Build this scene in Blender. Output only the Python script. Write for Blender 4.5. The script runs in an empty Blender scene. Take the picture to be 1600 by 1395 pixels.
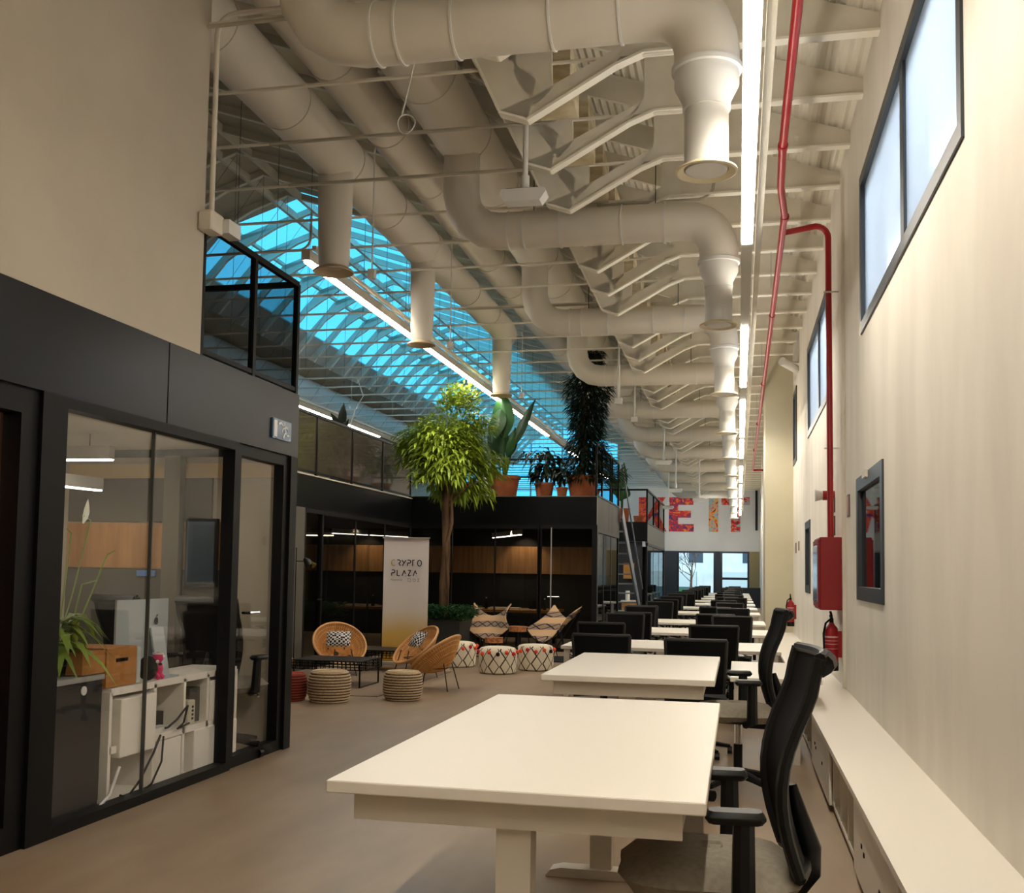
import bpy, math, random
from mathutils import Vector, Matrix
random.seed(7)
PI = math.pi
S = bpy.context.scene
C = S.collection
# ---------------------------------------------------------------- camera
cam = bpy.data.cameras.new('camera'); co = bpy.data.objects.new('camera', cam); C.objects.link(co)
F, YAW, PIT, ROL, CY, H = 1618.7, .2156166, .0617098, .0151446, 791.56, 1.2
fw = Vector((-math.sin(YAW)*math.cos(PIT), math.cos(YAW)*math.cos(PIT), math.sin(PIT)))
rt = Vector((math.cos(YAW), math.sin(YAW), 0)); up = rt.cross(fw)
r2 = rt*math.cos(ROL)+up*math.sin(ROL); u2 = up*math.cos(ROL)-rt*math.sin(ROL)
M = Matrix((r2, u2, -fw)).transposed().to_4x4(); M.translation = Vector((0, 0, H))
co.matrix_world = M
cam.sensor_fit = 'HORIZONTAL'; cam.sensor_width = 36; cam.lens = 36*F/1600
cam.shift_y = (CY-697.5)/1600; cam.clip_start = .05; cam.clip_end = 300
S.camera = co
# ---------------------------------------------------------------- world, view
W = bpy.data.worlds.new('World'); S.world = W; W.use_nodes = True
bg = W.node_tree.nodes['Background']; bg.inputs[0].default_value = (.055, .38, .62, 1); bg.inputs[1].default_value = 1.0
S.view_settings.view_transform = 'Standard'; S.view_settings.look = 'None'
S.view_settings.gamma = 1; S.view_settings.use_curve_mapping = False
S.view_settings.exposure = 1.3
TUBE = 26.0      # radiance of the ceiling tubes
WARM = (1, .92, .79)
# ---------------------------------------------------------------- materials
def lin(c):
    f = lambda v: v/12.92 if v <= .04045 else ((v+.055)/1.055)**2.4
    return tuple(f(v/255) for v in c)+(1,)
MATS = {}
def mat(name, rgb=(200, 200, 200), rough=.6, metal=0, spec=.5, emit=0, ecol=None):
    if name in MATS: return MATS[name]
    m = bpy.data.materials.new(name); m.use_nodes = True; b = m.node_tree.nodes['Principled BSDF']
    b.inputs['Base Color'].default_value = lin(rgb); b.inputs['Roughness'].default_value = rough
    b.inputs['Metallic'].default_value = metal; b.inputs['Specular IOR Level'].default_value = spec
    if emit:
        b.inputs['Emission Color'].default_value = (ecol or (1, 1, 1))+(1,); b.inputs['Emission Strength'].default_value = emit
    MATS[name] = m; return m
def N(m, t, **k):
    n = m.node_tree.nodes.new(t)
    for a, v in k.items(): setattr(n, a, v)
    return n
def L(m, a, b): m.node_tree.links.new(a, b)
def math_(m, op, a, b=None, c=None):
    n = N(m, 'ShaderNodeMath', operation=op)
    for i, v in enumerate((a, b, c)):
        if v is None: continue
        if isinstance(v, (int, float)): n.inputs[i].default_value = v
        else: L(m, v, n.inputs[i])
    return n.outputs[0]
def ramp(m, fac, stops, interp='LINEAR'):
    r = N(m, 'ShaderNodeValToRGB'); r.color_ramp.interpolation = interp
    e = r.color_ramp.elements
    while len(e) < len(stops): e.new(.5)
    for i, (p, c) in enumerate(stops): e[i].position = p; e[i].color = lin(c)
    L(m, fac, r.inputs[0]); return r.outputs[0]
def noisy(name, c1, c2, scale=(1, 1, 1), rough=.7, bump=0, spec=.4, detail=4, lo=.35, hi=.65, nscale=4):
    if name in MATS: return MATS[name]
    m = mat(name, c1, rough, spec=spec); b = m.node_tree.nodes['Principled BSDF']
    tc = N(m, 'ShaderNodeTexCoord'); mp = N(m, 'ShaderNodeMapping'); mp.inputs['Scale'].default_value = scale
    nz = N(m, 'ShaderNodeTexNoise'); nz.inputs['Scale'].default_value = nscale; nz.inputs['Detail'].default_value = detail
    L(m, tc.outputs['Object'], mp.inputs[0]); L(m, mp.outputs[0], nz.inputs['Vector'])
    L(m, ramp(m, nz.outputs[0], [(lo, c1), (hi, c2)]), b.inputs['Base Color'])
    if bump:
        bp = N(m, 'ShaderNodeBump'); bp.inputs['Strength'].default_value = bump; bp.inputs['Distance'].default_value = .01
        L(m, nz.outputs[0], bp.inputs['Height']); L(m, bp.outputs[0], b.inputs['Normal'])
    return m
def glassy(name, tint=(255, 255, 255), refl=1.0, body=0.0, bodycol=(40, 40, 38), rough=.02):
    """thin pane: see-through, fresnel reflection and a little solid body (film, dust, mesh)"""
    if name in MATS: return MATS[name]
    m = bpy.data.materials.new(name); m.use_nodes = True; nt = m.node_tree; nt.nodes.clear()
    o = N(m, 'ShaderNodeOutputMaterial'); t = N(m, 'ShaderNodeBsdfTransparent'); t.inputs[0].default_value = lin(tint)
    g = N(m, 'ShaderNodeBsdfGlossy'); g.inputs['Roughness'].default_value = rough
    fr = N(m, 'ShaderNodeFresnel'); fr.inputs[0].default_value = 1.5
    f = math_(m, 'MULTIPLY', fr.outputs[0], refl)
    mx = N(m, 'ShaderNodeMixShader'); L(m, f, mx.inputs[0]); L(m, t.outputs[0], mx.inputs[1]); L(m, g.outputs[0], mx.inputs[2])
    d = N(m, 'ShaderNodeBsdfDiffuse'); d.inputs[0].default_value = lin(bodycol)
    m2 = N(m, 'ShaderNodeMixShader'); m2.inputs[0].default_value = body
    L(m, mx.outputs[0], m2.inputs[1]); L(m, d.outputs[0], m2.inputs[2]); L(m, m2.outputs[0], o.inputs[0])
    MATS[name] = m; return m
def frosted(name, col, refl=.3):
    m = bpy.data.materials.new(name); m.use_nodes = True; nt = m.node_tree; nt.nodes.clear()
    o = N(m, 'ShaderNodeOutputMaterial'); t = N(m, 'ShaderNodeBsdfTransparent'); t.inputs[0].default_value = lin(col)
    g = N(m, 'ShaderNodeBsdfGlossy'); g.inputs['Roughness'].default_value = .05
    tr = N(m, 'ShaderNodeBsdfTranslucent'); tr.inputs[0].default_value = lin(col)
    a = N(m, 'ShaderNodeMixShader'); a.inputs[0].default_value = .5; L(m, t.outputs[0], a.inputs[1]); L(m, tr.outputs[0], a.inputs[2])
    fr = N(m, 'ShaderNodeFresnel'); fr.inputs[0].default_value = 1.45
    b = N(m, 'ShaderNodeMixShader'); L(m, math_(m, 'MULTIPLY', fr.outputs[0], refl), b.inputs[0]); L(m, a.outputs[0], b.inputs[1]); L(m, g.outputs[0], b.inputs[2])
    L(m, b.outputs[0], o.inputs[0]); MATS[name] = m; return m

plaster = noisy('plaster', (234, 227, 214), (220, 212, 199), (1, .8, .3), rough=.85, nscale=3, detail=7, lo=.38, hi=.72)
plaster_grey = noisy('plaster_grey', (196, 186, 168), (186, 176, 158), rough=.9, nscale=6)
white_wall = noisy('white_wall', (214, 210, 203), (206, 202, 196), rough=.9, nscale=1)
offwhite = noisy('offwhite', (228, 221, 206), (214, 206, 188), rough=.8, nscale=3)
duct_m = mat('duct_paint', (214, 206, 192), .5)
duct_w = mat('duct_white', (214, 212, 206), .5)
black_steel = noisy('black_steel', (7, 8, 10), (11, 13, 15), rough=.33, nscale=2, spec=.22)
frame_dark = mat('frame_dark', (12, 12, 12), .5, spec=.2)
black = mat('black', (11, 11, 11), .5, spec=.25)
black_plastic = mat('black_plastic', (12, 12, 12), .45, spec=.3)
black_mesh = mat('black_mesh', (8, 8, 8), .8, spec=.2)
seat_grey = noisy('seat_grey', (128, 120, 106), (140, 131, 116), rough=.95, nscale=60)
seat_dark = noisy('seat_dark', (26, 26, 24), (32, 31, 29), rough=.95, nscale=60)
white_desk = mat('white_desk', (236, 229, 217), .45)
white_metal = mat('white_metal', (214, 206, 192), .5)
white_lam = mat('white_laminate', (232, 226, 214), .4)
grey_edge = mat('grey_edge', (150, 145, 136), .5)
chrome = mat('chrome', (210, 210, 210), .18, 1)
alu = mat('aluminium', (196, 194, 190), .4, .6)
red = mat('red_paint', (158, 14, 22), .35)
red_dark = mat('red_cabinet', (140, 16, 22), .4)
blue_frame = mat('window_frame', (54, 60, 66), .4)
tube_m = mat('tube', (255, 255, 255), .5, emit=TUBE, ecol=WARM)
pend_m = mat('pendant_tube', (255, 255, 255), .5, emit=9, ecol=(1, .9, .75))
terracotta = noisy('terracotta', (172, 98, 62), (150, 82, 50), rough=.9, nscale=8)
cardboard = noisy('cardboard', (176, 122, 66), (164, 112, 58), rough=.95, nscale=20)
soil = mat('soil', (40, 30, 22), 1)
bark = noisy('bark', (104, 78, 54), (60, 42, 28), (1, 1, .2), rough=.95, nscale=14, bump=.6)
wood_band = noisy('wood', (172, 126, 78), (140, 98, 56), (3, 1, .25), rough=.55, nscale=5, detail=6)
wood_top = noisy('wood_top', (190, 138, 76), (170, 118, 60), (.4, 3, 1), rough=.4, nscale=6)
chipboard = noisy('chipboard', (196, 132, 84), (140, 84, 46), rough=.9, nscale=40)
glass_room = glassy('room_glass', refl=.11, body=.007, bodycol=(120, 115, 100))
glass_dark = glassy('dark_glass', (225, 225, 222), refl=.35, body=.05, bodycol=(20, 20, 18))
glass_sky = glassy('roof_glass', (250, 252, 255), refl=.04)
glass_rail = glassy('rail_glass', (200, 196, 190), refl=.3, body=.36, bodycol=(92, 82, 74), rough=.06)
mesh_rail = glassy('rail_mesh', (240, 240, 240), refl=0, body=.20, bodycol=(22, 24, 26), rough=.4)
win_film = frosted('window_film', (228, 236, 246))

def floor_mat():
    m = mat('floor_lino', (150, 122, 98), .5, spec=.3); b = m.node_tree.nodes['Principled BSDF']
    tc = N(m, 'ShaderNodeTexCoord'); mp = N(m, 'ShaderNodeMapping'); mp.inputs['Scale'].default_value = (2.2, .7, 1)
    nz = N(m, 'ShaderNodeTexNoise'); nz.inputs['Scale'].default_value = 2.4; nz.inputs['Detail'].default_value = 8
    L(m, tc.outputs['Object'], mp.inputs[0]); L(m, mp.outputs[0], nz.inputs['Vector'])
    L(m, ramp(m, nz.outputs[0], [(.3, (138, 118, 95)), (.5, (148, 127, 104)), (.72, (158, 138, 115))]), b.inputs['Base Color'])
    L(m, ramp(m, nz.outputs[0], [(.3, (168, 168, 168)), (.7, (180, 180, 180))]), b.inputs['Roughness'])
    return m
lino = floor_mat()
def zig_mat():
    """cream drum with brown zig-zags"""
    m = mat('zigzag_wool', (226, 214, 190), 1); b = m.node_tree.nodes['Principled BSDF']
    tc = N(m, 'ShaderNodeTexCoord'); sp = N(m, 'ShaderNodeSeparateXYZ'); L(m, tc.outputs['Object'], sp.inputs[0])
    ang = math_(m, 'ARCTAN2', sp.outputs[1], sp.outputs[0])
    u = math_(m, 'MULTIPLY', ang, 5/PI); z = math_(m, 'MULTIPLY', sp.outputs[2], 11)
    zz = math_(m, 'PINGPONG', z, 1.0)
    a = math_(m, 'FRACT', math_(m, 'ADD', math_(m, 'MULTIPLY', u, 1.0), math_(m, 'MULTIPLY', zz, .45)))
    a2 = math_(m, 'FRACT', math_(m, 'SUBTRACT', math_(m, 'MULTIPLY', u, 1.0), math_(m, 'MULTIPLY', zz, .45)))
    l1 = math_(m, 'LESS_THAN', math_(m, 'ABSOLUTE', math_(m, 'SUBTRACT', a, .5)), .065)
    l2 = math_(m, 'LESS_THAN', math_(m, 'ABSOLUTE', math_(m, 'SUBTRACT', a2, .5)), .04)
    side = math_(m, 'LESS_THAN', sp.outputs[2], .295)
    k = math_(m, 'MULTIPLY', math_(m, 'MAXIMUM', l1, l2), side)
    L(m, ramp(m, k, [(0, (226, 214, 190)), (1, (72, 54, 40))]), b.inputs['Base Color'])
    return m
def kilim_mat():
    m = mat('kilim', (190, 160, 130), 1); b = m.node_tree.nodes['Principled BSDF']
    tc = N(m, 'ShaderNodeTexCoord'); sp = N(m, 'ShaderNodeSeparateXYZ'); L(m, tc.outputs['Object'], sp.inputs[0])
    v = math_(m, 'MULTIPLY', sp.outputs[2], 6.2); f = math_(m, 'FRACT', v)
    band = math_(m, 'GREATER_THAN', f, .5)
    x = math_(m, 'PINGPONG', math_(m, 'MULTIPLY', sp.outputs[0], 18), 1.0)
    f2 = math_(m, 'ABSOLUTE', math_(m, 'SUBTRACT', math_(m, 'MULTIPLY', math_(m, 'SUBTRACT', f, .75), 4.0), 0))
    ln = math_(m, 'LESS_THAN', math_(m, 'ABSOLUTE', math_(m, 'SUBTRACT', f2, x)), .16)
    base = ramp(m, band, [(0, (206, 170, 132)), (1, (150, 128, 112))])
    mx = N(m, 'ShaderNodeMixRGB'); L(m, math_(m, 'MULTIPLY', ln, band), mx.inputs[0]); L(m, base, mx.inputs[1]); mx.inputs[2].default_value = lin((36, 32, 34))
    L(m, mx.outputs[0], b.inputs['Base Color']); return m
def dots_mat():
    m = mat('dotted_fabric', (30, 32, 40), 1); b = m.node_tree.nodes['Principled BSDF']
    tc = N(m, 'ShaderNodeTexCoord'); mp = N(m, 'ShaderNodeMapping'); mp.inputs['Scale'].default_value = (42, 42, 42); L(m, tc.outputs['Object'], mp.inputs[0])
    ck = N(m, 'ShaderNodeTexChecker'); ck.inputs['Scale'].default_value = 1; L(m, mp.outputs[0], ck.inputs[0])
    L(m, ramp(m, ck.outputs[1], [(0, (22, 24, 34)), (1, (214, 208, 198))]), b.inputs['Base Color']); return m
def art_mat(name, cols, off):
    m = mat(name, cols[0], .7); b = m.node_tree.nodes['Principled BSDF']
    tc = N(m, 'ShaderNodeTexCoord'); mp = N(m, 'ShaderNodeMapping'); mp.inputs['Location'].default_value = (off, off*2, 0); L(m, tc.outputs['Object'], mp.inputs[0])
    nz = N(m, 'ShaderNodeTexNoise'); nz.inputs['Scale'].default_value = 2.6; nz.inputs['Detail'].default_value = 5; nz.inputs['Distortion'].default_value = 2.5; L(m, mp.outputs[0], nz.inputs['Vector'])
    n = len(cols)
    L(m, ramp(m, nz.outputs[0], [(.28+.44*i/n, c) for i, c in enumerate(cols)], 'CONSTANT'), b.inputs['Base Color']); return m
def leaf_mat(name, c1, c2, rough=.5):
    m = mat(name, c1, rough); b = m.node_tree.nodes['Principled BSDF']
    g = N(m, 'ShaderNodeNewGeometry')
    L(m, ramp(m, g.outputs['Random Per Island'], [(0, c1), (1, c2)]), b.inputs['Base Color'])
    b.inputs['Subsurface Weight'].default_value = 0
    tr = N(m, 'ShaderNodeBsdfTranslucent'); tr.inputs[0].default_value = lin(c2)
    mx = N(m, 'ShaderNodeMixShader'); mx.inputs[0].default_value = .25
    o = m.node_tree.nodes['Material Output']; L(m, b.outputs[0], mx.inputs[1]); L(m, tr.outputs[0], mx.inputs[2]); L(m, mx.outputs[0], o.inputs[0])
    return m
zig = zig_mat(); kilim = kilim_mat(); dots = dots_mat()
leaf_bright = leaf_mat('leaf_bright', (96, 118, 28), (150, 168, 48)); leaf_dark = leaf_mat('leaf_dark', (14, 26, 12), (26, 42, 20))
leaf_mid = leaf_mat('leaf_mid', (28, 62, 28), (48, 92, 36)); leaf_room = leaf_mat('leaf_room', (104, 132, 50), (156, 178, 80))
rattan = noisy('rattan', (222, 170, 104), (198, 142, 80), (1, 1, 1), rough=.55, nscale=30)
rattan_rim = mat('rattan_rim', (206, 156, 100), .5)
rope_m = noisy('rope', (206, 184, 150), (182, 158, 124), rough=1, nscale=70); rope_gap = mat('rope_gap', (84, 64, 46), 1)
corr = None
# ---------------------------------------------------------------- mesh helper
class MB:
    def __init__(s): s.v = []; s.f = []
    def add(s, vs, fs):
        o = len(s.v); s.v += [tuple(v) for v in vs]; s.f += [tuple(i+o for i in f) for f in fs]; return s
    def box(s, x0, y0, z0, x1, y1, z1):
        x0, x1 = sorted((x0, x1)); y0, y1 = sorted((y0, y1)); z0, z1 = sorted((z0, z1))
        v = [(x0, y0, z0), (x1, y0, z0), (x1, y1, z0), (x0, y1, z0), (x0, y0, z1), (x1, y0, z1), (x1, y1, z1), (x0, y1, z1)]
        return s.add(v, [(3, 2, 1, 0), (4, 5, 6, 7), (0, 1, 5, 4), (1, 2, 6, 5), (2, 3, 7, 6), (3, 0, 4, 7)])
    def rbox(s, x0, y0, z0, x1, y1, z1, b=.01):
        """box with chamfered vertical and top edges"""
        x0, x1 = sorted((x0, x1)); y0, y1 = sorted((y0, y1)); z0, z1 = sorted((z0, z1))
        b = min(b, (x1-x0)/2.1, (y1-y0)/2.1, (z1-z0)/2.1)
        def ring(d, z): return [(x0+d+b, y0+d, z), (x1-d-b, y0+d, z), (x1-d, y0+d+b, z), (x1-d, y1-d-b, z), (x1-d-b, y1-d, z), (x0+d+b, y1-d, z), (x0+d, y1-d-b, z), (x0+d, y0+d+b, z)]
        rs = [ring(b*.7, z0), ring(0, z0+b), ring(0, z1-b), ring(b*.7, z1)]
        v = [p for r in rs for p in r]; f = [tuple(range(7, -1, -1)), tuple(range(24, 32))]
        for k in range(3):
            for i in range(8): j = (i+1) % 8; f.append((k*8+i, k*8+j, k*8+8+j, k*8+8+i))
        return s.add(v, f)
    def bar(s, a, b, w, h=None, upv=(0, 0, 1)):
        a = Vector(a); b = Vector(b); h = h or w; d = (b-a).normalized(); u = Vector(upv)
        if abs(d.dot(u)) > .95: u = Vector((0, 1, 0))
        x = d.cross(u).normalized(); u = x.cross(d); v = []
        for p in (a, b):
            for sx, su in ((-1, -1), (1, -1), (1, 1), (-1, 1)): v.append(p+x*sx*w/2+u*su*h/2)
        return s.add(v, [(3, 2, 1, 0), (4, 5, 6, 7), (0, 1, 5, 4), (1, 2, 6, 5), (2, 3, 7, 6), (3, 0, 4, 7)])
    def tube(s, pts, r, n=8, cap=True, closed=False):
        pts = [Vector(p) for p in pts]; m = len(pts); rs = r if isinstance(r, (list, tuple)) else [r]*m
        o = len(s.v); prev = None
        for i, p in enumerate(pts):
            if closed: d = pts[(i+1) % m]-pts[i-1]
            else: d = pts[min(i+1, m-1)]-pts[max(i-1, 0)]
            d = d.normalized() if d.length > 1e-9 else Vector((0, 0, 1))
            if prev is None:
                u = Vector((0, 0, 1)) if abs(d.z) < .9 else Vector((1, 0, 0)); u = (u-d*u.dot(d)).normalized()
            else:
                u = prev-d*prev.dot(d); u = u.normalized() if u.length > 1e-6 else d.orthogonal().normalized()
            prev = u; w = d.cross(u)
            for k in range(n):
                t = 2*PI*k/n; s.v.append(tuple(p+(u*math.cos(t)+w*math.sin(t))*rs[i]))
        for i in range(m if closed else m-1):
            j = (i+1) % m
            for k in range(n): l = (k+1) % n; s.f.append((o+i*n+k, o+i*n+l, o+j*n+l, o+j*n+k))
        if cap and not closed:
            s.f.append(tuple(o+k for k in range(n-1, -1, -1))); s.f.append(tuple(o+(m-1)*n+k for k in range(n)))
        return s
    def lathe(s, prof, c=(0, 0, 0), n=24, cap=True):
        o = len(s.v); m = len(prof)
        for r, z in prof:
            for k in range(n): t = 2*PI*k/n; s.v.append((c[0]+r*math.cos(t), c[1]+r*math.sin(t), c[2]+z))
        for i in range(m-1):
            for k in range(n): l = (k+1) % n; s.f.append((o+i*n+k, o+i*n+l, o+(i+1)*n+l, o+(i+1)*n+k))
        if cap:
            s.f.append(tuple(o+k for k in range(n-1, -1, -1))); s.f.append(tuple(o+(m-1)*n+k for k in range(n)))
        return s
    def ball(s, c, r, n=10, sc=(1, 1, 1)):
        m = n//2+1; prof = [(max(.001, math.sin(PI*i/m)), -math.cos(PI*i/m)) for i in range(m+1)]; o = len(s.v)
        s.lathe(prof, n=n)
        for i in range(o, len(s.v)): v = s.v[i]; s.v[i] = (c[0]+v[0]*r*sc[0], c[1]+v[1]*r*sc[1], c[2]+v[2]*r*sc[2])
        return s
    def prism(s, poly, f, d):
        """poly of 2-D points; f(a,b)->3-D point; d thickness vector (centred)"""
        d = Vector(d); n = len(poly); P = [Vector(f(*p)) for p in poly]
        v = [p-d/2 for p in P]+[p+d/2 for p in P]
        fs = [tuple(range(n-1, -1, -1)), tuple(range(n, 2*n))]+[(i, (i+1) % n, n+(i+1) % n, n+i) for i in range(n)]
        return s.add(v, fs)
    def sheet(s, fn, nu, nv, th=.01, closed_u=False):
        P = [[Vector(fn(i/nu, j/nv)) for j in range(nv+1)] for i in range(nu+1)]; o = len(s.v); w = nv+1
        def nrm(i, j):
            a = P[min(i+1, nu)][j]-P[max(i-1, 0)][j]; b = P[i][min(j+1, nv)]-P[i][max(j-1, 0)]; c = a.cross(b)
            return c.normalized() if c.length > 1e-9 else Vector((0, 0, 1))
        for sg in (-.5, .5):
            for i in range(nu+1):
                for j in range(nv+1): s.v.append(tuple(P[i][j]+nrm(i, j)*th*sg))
        K = (nu+1)*w
        for i in range(nu):
            for j in range(nv):
                a = o+i*w+j; s.f.append((a, a+1, a+w+1, a+w)); s.f.append((a+K, a+w+K, a+w+1+K, a+1+K))
        for i in range(nu):
            for j in (0, nv): a = o+i*w+j; q = (a, a+w, a+w+K, a+K); s.f.append(q if j == 0 else q[::-1])
        for j in range(nv):
            for i in (0, nu): a = o+i*w+j; q = (a, a+K, a+1+K, a+1); s.f.append(q if i == 0 else q[::-1])
        return s
    def leaf(s, p, d, n, l, w, droop=.3, seg=2):
        p = Vector(p); d = Vector(d).normalized(); n = Vector(n); sd = d.cross(n); sd = sd.normalized() if sd.length > 1e-4 else d.orthogonal().normalized()
        n = sd.cross(d); o = len(s.v); rows = []
        for i in range(seg+2):
            t = i/(seg+1); ww = w*math.sin(PI*min(max(t, .04), .985)**.8)*.5; c = p+d*l*t+Vector((0, 0, -1))*droop*l*t*t
            rows.append((c-sd*ww+n*ww*.35, c, c+sd*ww+n*ww*.35))
        for r in rows: s.v += [tuple(q) for q in r]
        for i in range(seg+1):
            a = o+3*i; s.f += [(a, a+1, a+4, a+3), (a+1, a+2, a+5, a+4)]
        return s
    def xf(s, mtx):
        s.v = [tuple(mtx @ Vector(v)) for v in s.v]; return s
    def build(s, name, m, parent=None, smooth=False, world=False, loc=None, rz=0):
        me = bpy.data.meshes.new(name); vs = s.v
        if world and parent is not None:
            l = parent.location; vs = [(v[0]-l.x, v[1]-l.y, v[2]-l.z) for v in vs]
        if loc is not None and world: vs = [(v[0]-loc[0], v[1]-loc[1], v[2]-loc[2]) for v in vs]
        me.from_pydata(vs, [], s.f); me.materials.append(m)
        if smooth:
            me.polygons.foreach_set('use_smooth', [True]*len(me.polygons))
            try: me.set_sharp_from_angle(angle=math.radians(38))
            except Exception: pass
        me.update(); o = bpy.data.objects.new(name, me); C.objects.link(o)
        if parent is not None: o.parent = parent
        elif loc is not None: o.location = loc
        o.rotation_euler.z = rz if parent is None else 0
        return o
def tag(o, label, cat, group=None, kind=None):
    o['label'] = label; o['category'] = cat
    if group: o['group'] = group
    if kind: o['kind'] = kind
    return o
def thing(name, label, cat, loc=(0, 0, 0), rz=0, group=None):
    o = bpy.data.objects.new(name, None); o.empty_display_size = .1; C.objects.link(o); o.location = loc; o.rotation_euler.z = rz
    return tag(o, label, cat, group)
def struct(name, mb, m, smooth=False):
    o = mb.build(name, m, smooth=smooth); o['kind'] = 'structure'; return o
KIDS = {}
def kids(o): return [c for c in bpy.data.objects if c.parent == o]
def dup(o, loc=None, rz=None, label=None, group=None, parent=None):
    r = o.copy(); C.objects.link(r)
    if parent is not None: r.parent = parent
    if loc is not None: r.location = loc
    if rz is not None: r.rotation_euler.z = rz
    if label: r['label'] = label
    if group: r['group'] = group
    for ch in KIDS.setdefault(o.name, kids(o)): dup(ch, parent=r)
    return r
bx = lambda *a: MB().box(*a)
XR, XL = .775, -2.93
# =============================================================== SETTING
struct('floor', bx(-12, -2, -.1, 3.2, 40.2, 0), lino)
def R(x): return 4.636-.33*x if x > -6.54 else 4.636+.33*6.54+.33*(x+6.54)
# ---- right wall with openings
def wall_holes(x0, x1, y0, y1, z0, z1, holes):
    """wall in the YZ plane with rectangular holes (y0,y1,z0,z1)"""
    mb = MB(); ys = sorted({y0, y1, *[h[0] for h in holes], *[h[1] for h in holes]}); zs = sorted({z0, z1, *[h[2] for h in holes], *[h[3] for h in holes]})
    for a, b in zip(ys, ys[1:]):
        st = None
        for c, d in zip(zs, zs[1:]):
            inside = any(h[0] <= (a+b)/2 <= h[1] and h[2] <= (c+d)/2 <= h[3] for h in holes)
            if inside:
                if st is not None: mb.box(x0, a, st, x1, b, c); st = None
            elif st is None: st = c
        if st is not None: mb.box(x0, a, st, x1, b, z1)
    return mb
HI = [(.1, 1.6), (3.81, 6.92), (9.2, 12.1), (14.2, 15.45), (17.5, 20.5), (23.5, 26.5)]
hi = [(3.81-3.2, 6.92-3.2)]
highwin = [(3.81, 6.92, 2.75, 3.775), (9.15, 12.15, 2.75, 3.775), (14.45, 15.3, 2.75, 3.775)]
lowwin = [(5.93, 7.2, 1.045, 1.84), (11.83, 12.62, 1.0, 1.815)]
struct('wall_right', wall_holes(XR, XR+.16, -2, 40.2, 0, 4.5, highwin+lowwin), plaster)
def window(i, y0, y1, z0, z1, mull, film, fw_=.07):
    w = bpy.data.objects.new('window_%d' % i, None); C.objects.link(w); w.location = (XR, (y0+y1)/2, z0); w['kind'] = 'structure'
    f = MB(); x0, x1 = XR-.012, XR+.13
    f.box(x0, y0-.0, z0, x1, y1, z0+fw_); f.box(x0, y0, z1-fw_, x1, y1, z1); f.box(x0, y0, z0+fw_, x1, y0+fw_, z1-fw_); f.box(x0, y1-fw_, z0+fw_, x1, y1, z1-fw_)
    f.build('window_frame', blue_frame, w, world=True)
    if mull: bx(XR+.0, mull-.05, z0+fw_, x1-.01, mull+.05, z1-fw_).build('mullion', blue_frame, w, world=True)
    bx(XR+.015, y0+fw_, z0+fw_, XR+.022, y1-fw_, z1-fw_).build('pane', film, w, world=True)
    return w
for i, (a, b, c, d) in enumerate(highwin): window(i+1, a, b, c, d, [5.23, 10.62, 14.9][i], win_film)
low_glass = glassy('low_window_glass', (200, 206, 210), refl=1.0, body=.02)
for i, (a, b, c, d) in enumerate(lowwin): window(i+4, a, b, c, d, None, low_glass, .085)
tag(bx(XR-.03, 6.55, 1.80, XR-.012, 6.70, 1.84).build('window_sensor', white_metal), 'small white sensor clipped to the top frame of the near low window', 'sensor')
# neighbouring gallery behind the right wall, with added glowing panels that brighten the windows
struct('wall_gallery', bx(2.6, -2, 0, 2.7, 24, 4.5), white_wall)
struct('ceiling_gallery', bx(XR+.16, -2, 4.4, 2.7, 24, 4.5), white_wall)
gl = mat('gallery_fill', (255, 255, 255), .5, emit=7.0, ecol=(.86, .94, 1))
for k, y in enumerate((1.5, 4.5, 7.5, 10.5, 13.5, 16.5)):
    tag(bx(1.5, y-.9, 4.33, 2.2, y+.9, 4.4).build('fill_panel', gl), 'added cool glowing panel, out of view, brightening the right wall windows', 'light', 'added fill panels behind the windows')
# ---- pilaster at the right
struct('wall_pilaster', bx(.38, 15.5, 0, XR, 16.6, 4.52), noisy('plaster_cream', (206, 198, 172), (200, 192, 166), nscale=2))
struct('wall_pilaster', bx(.60, 27.5, 0, XR, 28.3, 4.52), plaster)
# ---- back wall
mb = bx(-4.6, 40, 2.05, 3, 40.2, 7.3)
struct('wall_back', mb, white_wall)
struct('wall_back_left', bx(-12, 40, 0, -3.2, 40.2, 2.049), white_wall)
# ---- left far wall
struct('wall_left', bx(-12, -2, 0, -11.8, 40.2, 6.4), plaster_grey)
struct('wall_front', bx(-12, -2.1, 0, 3, -2, 7.4), plaster)
# ---- roof deck
def corr_mat():
    m = mat('corrugated', (236, 230, 214), .7); b = m.node_tree.nodes['Principled BSDF']
    return m
def deck(x0, x1, y0, y1, pitch=.06, amp=.016):
    """corrugated sheet whose ridges run along Y"""
    n = int((x1-x0)/pitch)*4; v = []
    for i in range(n+1):
        x = x0+(x1-x0)*i/n; dz = amp*math.sin(i*PI/2)
        for y in (y0, y1): v.append((x, y, R(x)+dz+.02))
        for y in (y0, y1): v.append((x, y, R(x)+.09))
    f = [(0, 2, 3, 1), (4*n, 4*n+1, 4*n+3, 4*n+2)]
    for i in range(n): a = 4*i; f += [(a, a+1, a+5, a+4), (a+2, a+6, a+7, a+3), (a, a+4, a+6, a+2), (a+1, a+3, a+7, a+5)]
    return MB().add(v, f)
cm = corr_mat()
GY = 14.4
o = deck(-5.0, XR+.2, -2, 40.2).build('ceiling', cm, smooth=True); o['kind'] = 'structure'
def slab(x0, x1, y0, y1, th=.07, up_=.02):
    return MB().add([(x, y, R(x)+up_+z) for z in (0, th) for x, y in ((x0, y0), (x1, y0), (x1, y1), (x0, y1))], [(3, 2, 1, 0), (4, 5, 6, 7), (0, 1, 5, 4), (1, 2, 6, 5), (2, 3, 7, 6), (3, 0, 4, 7)])
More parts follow.
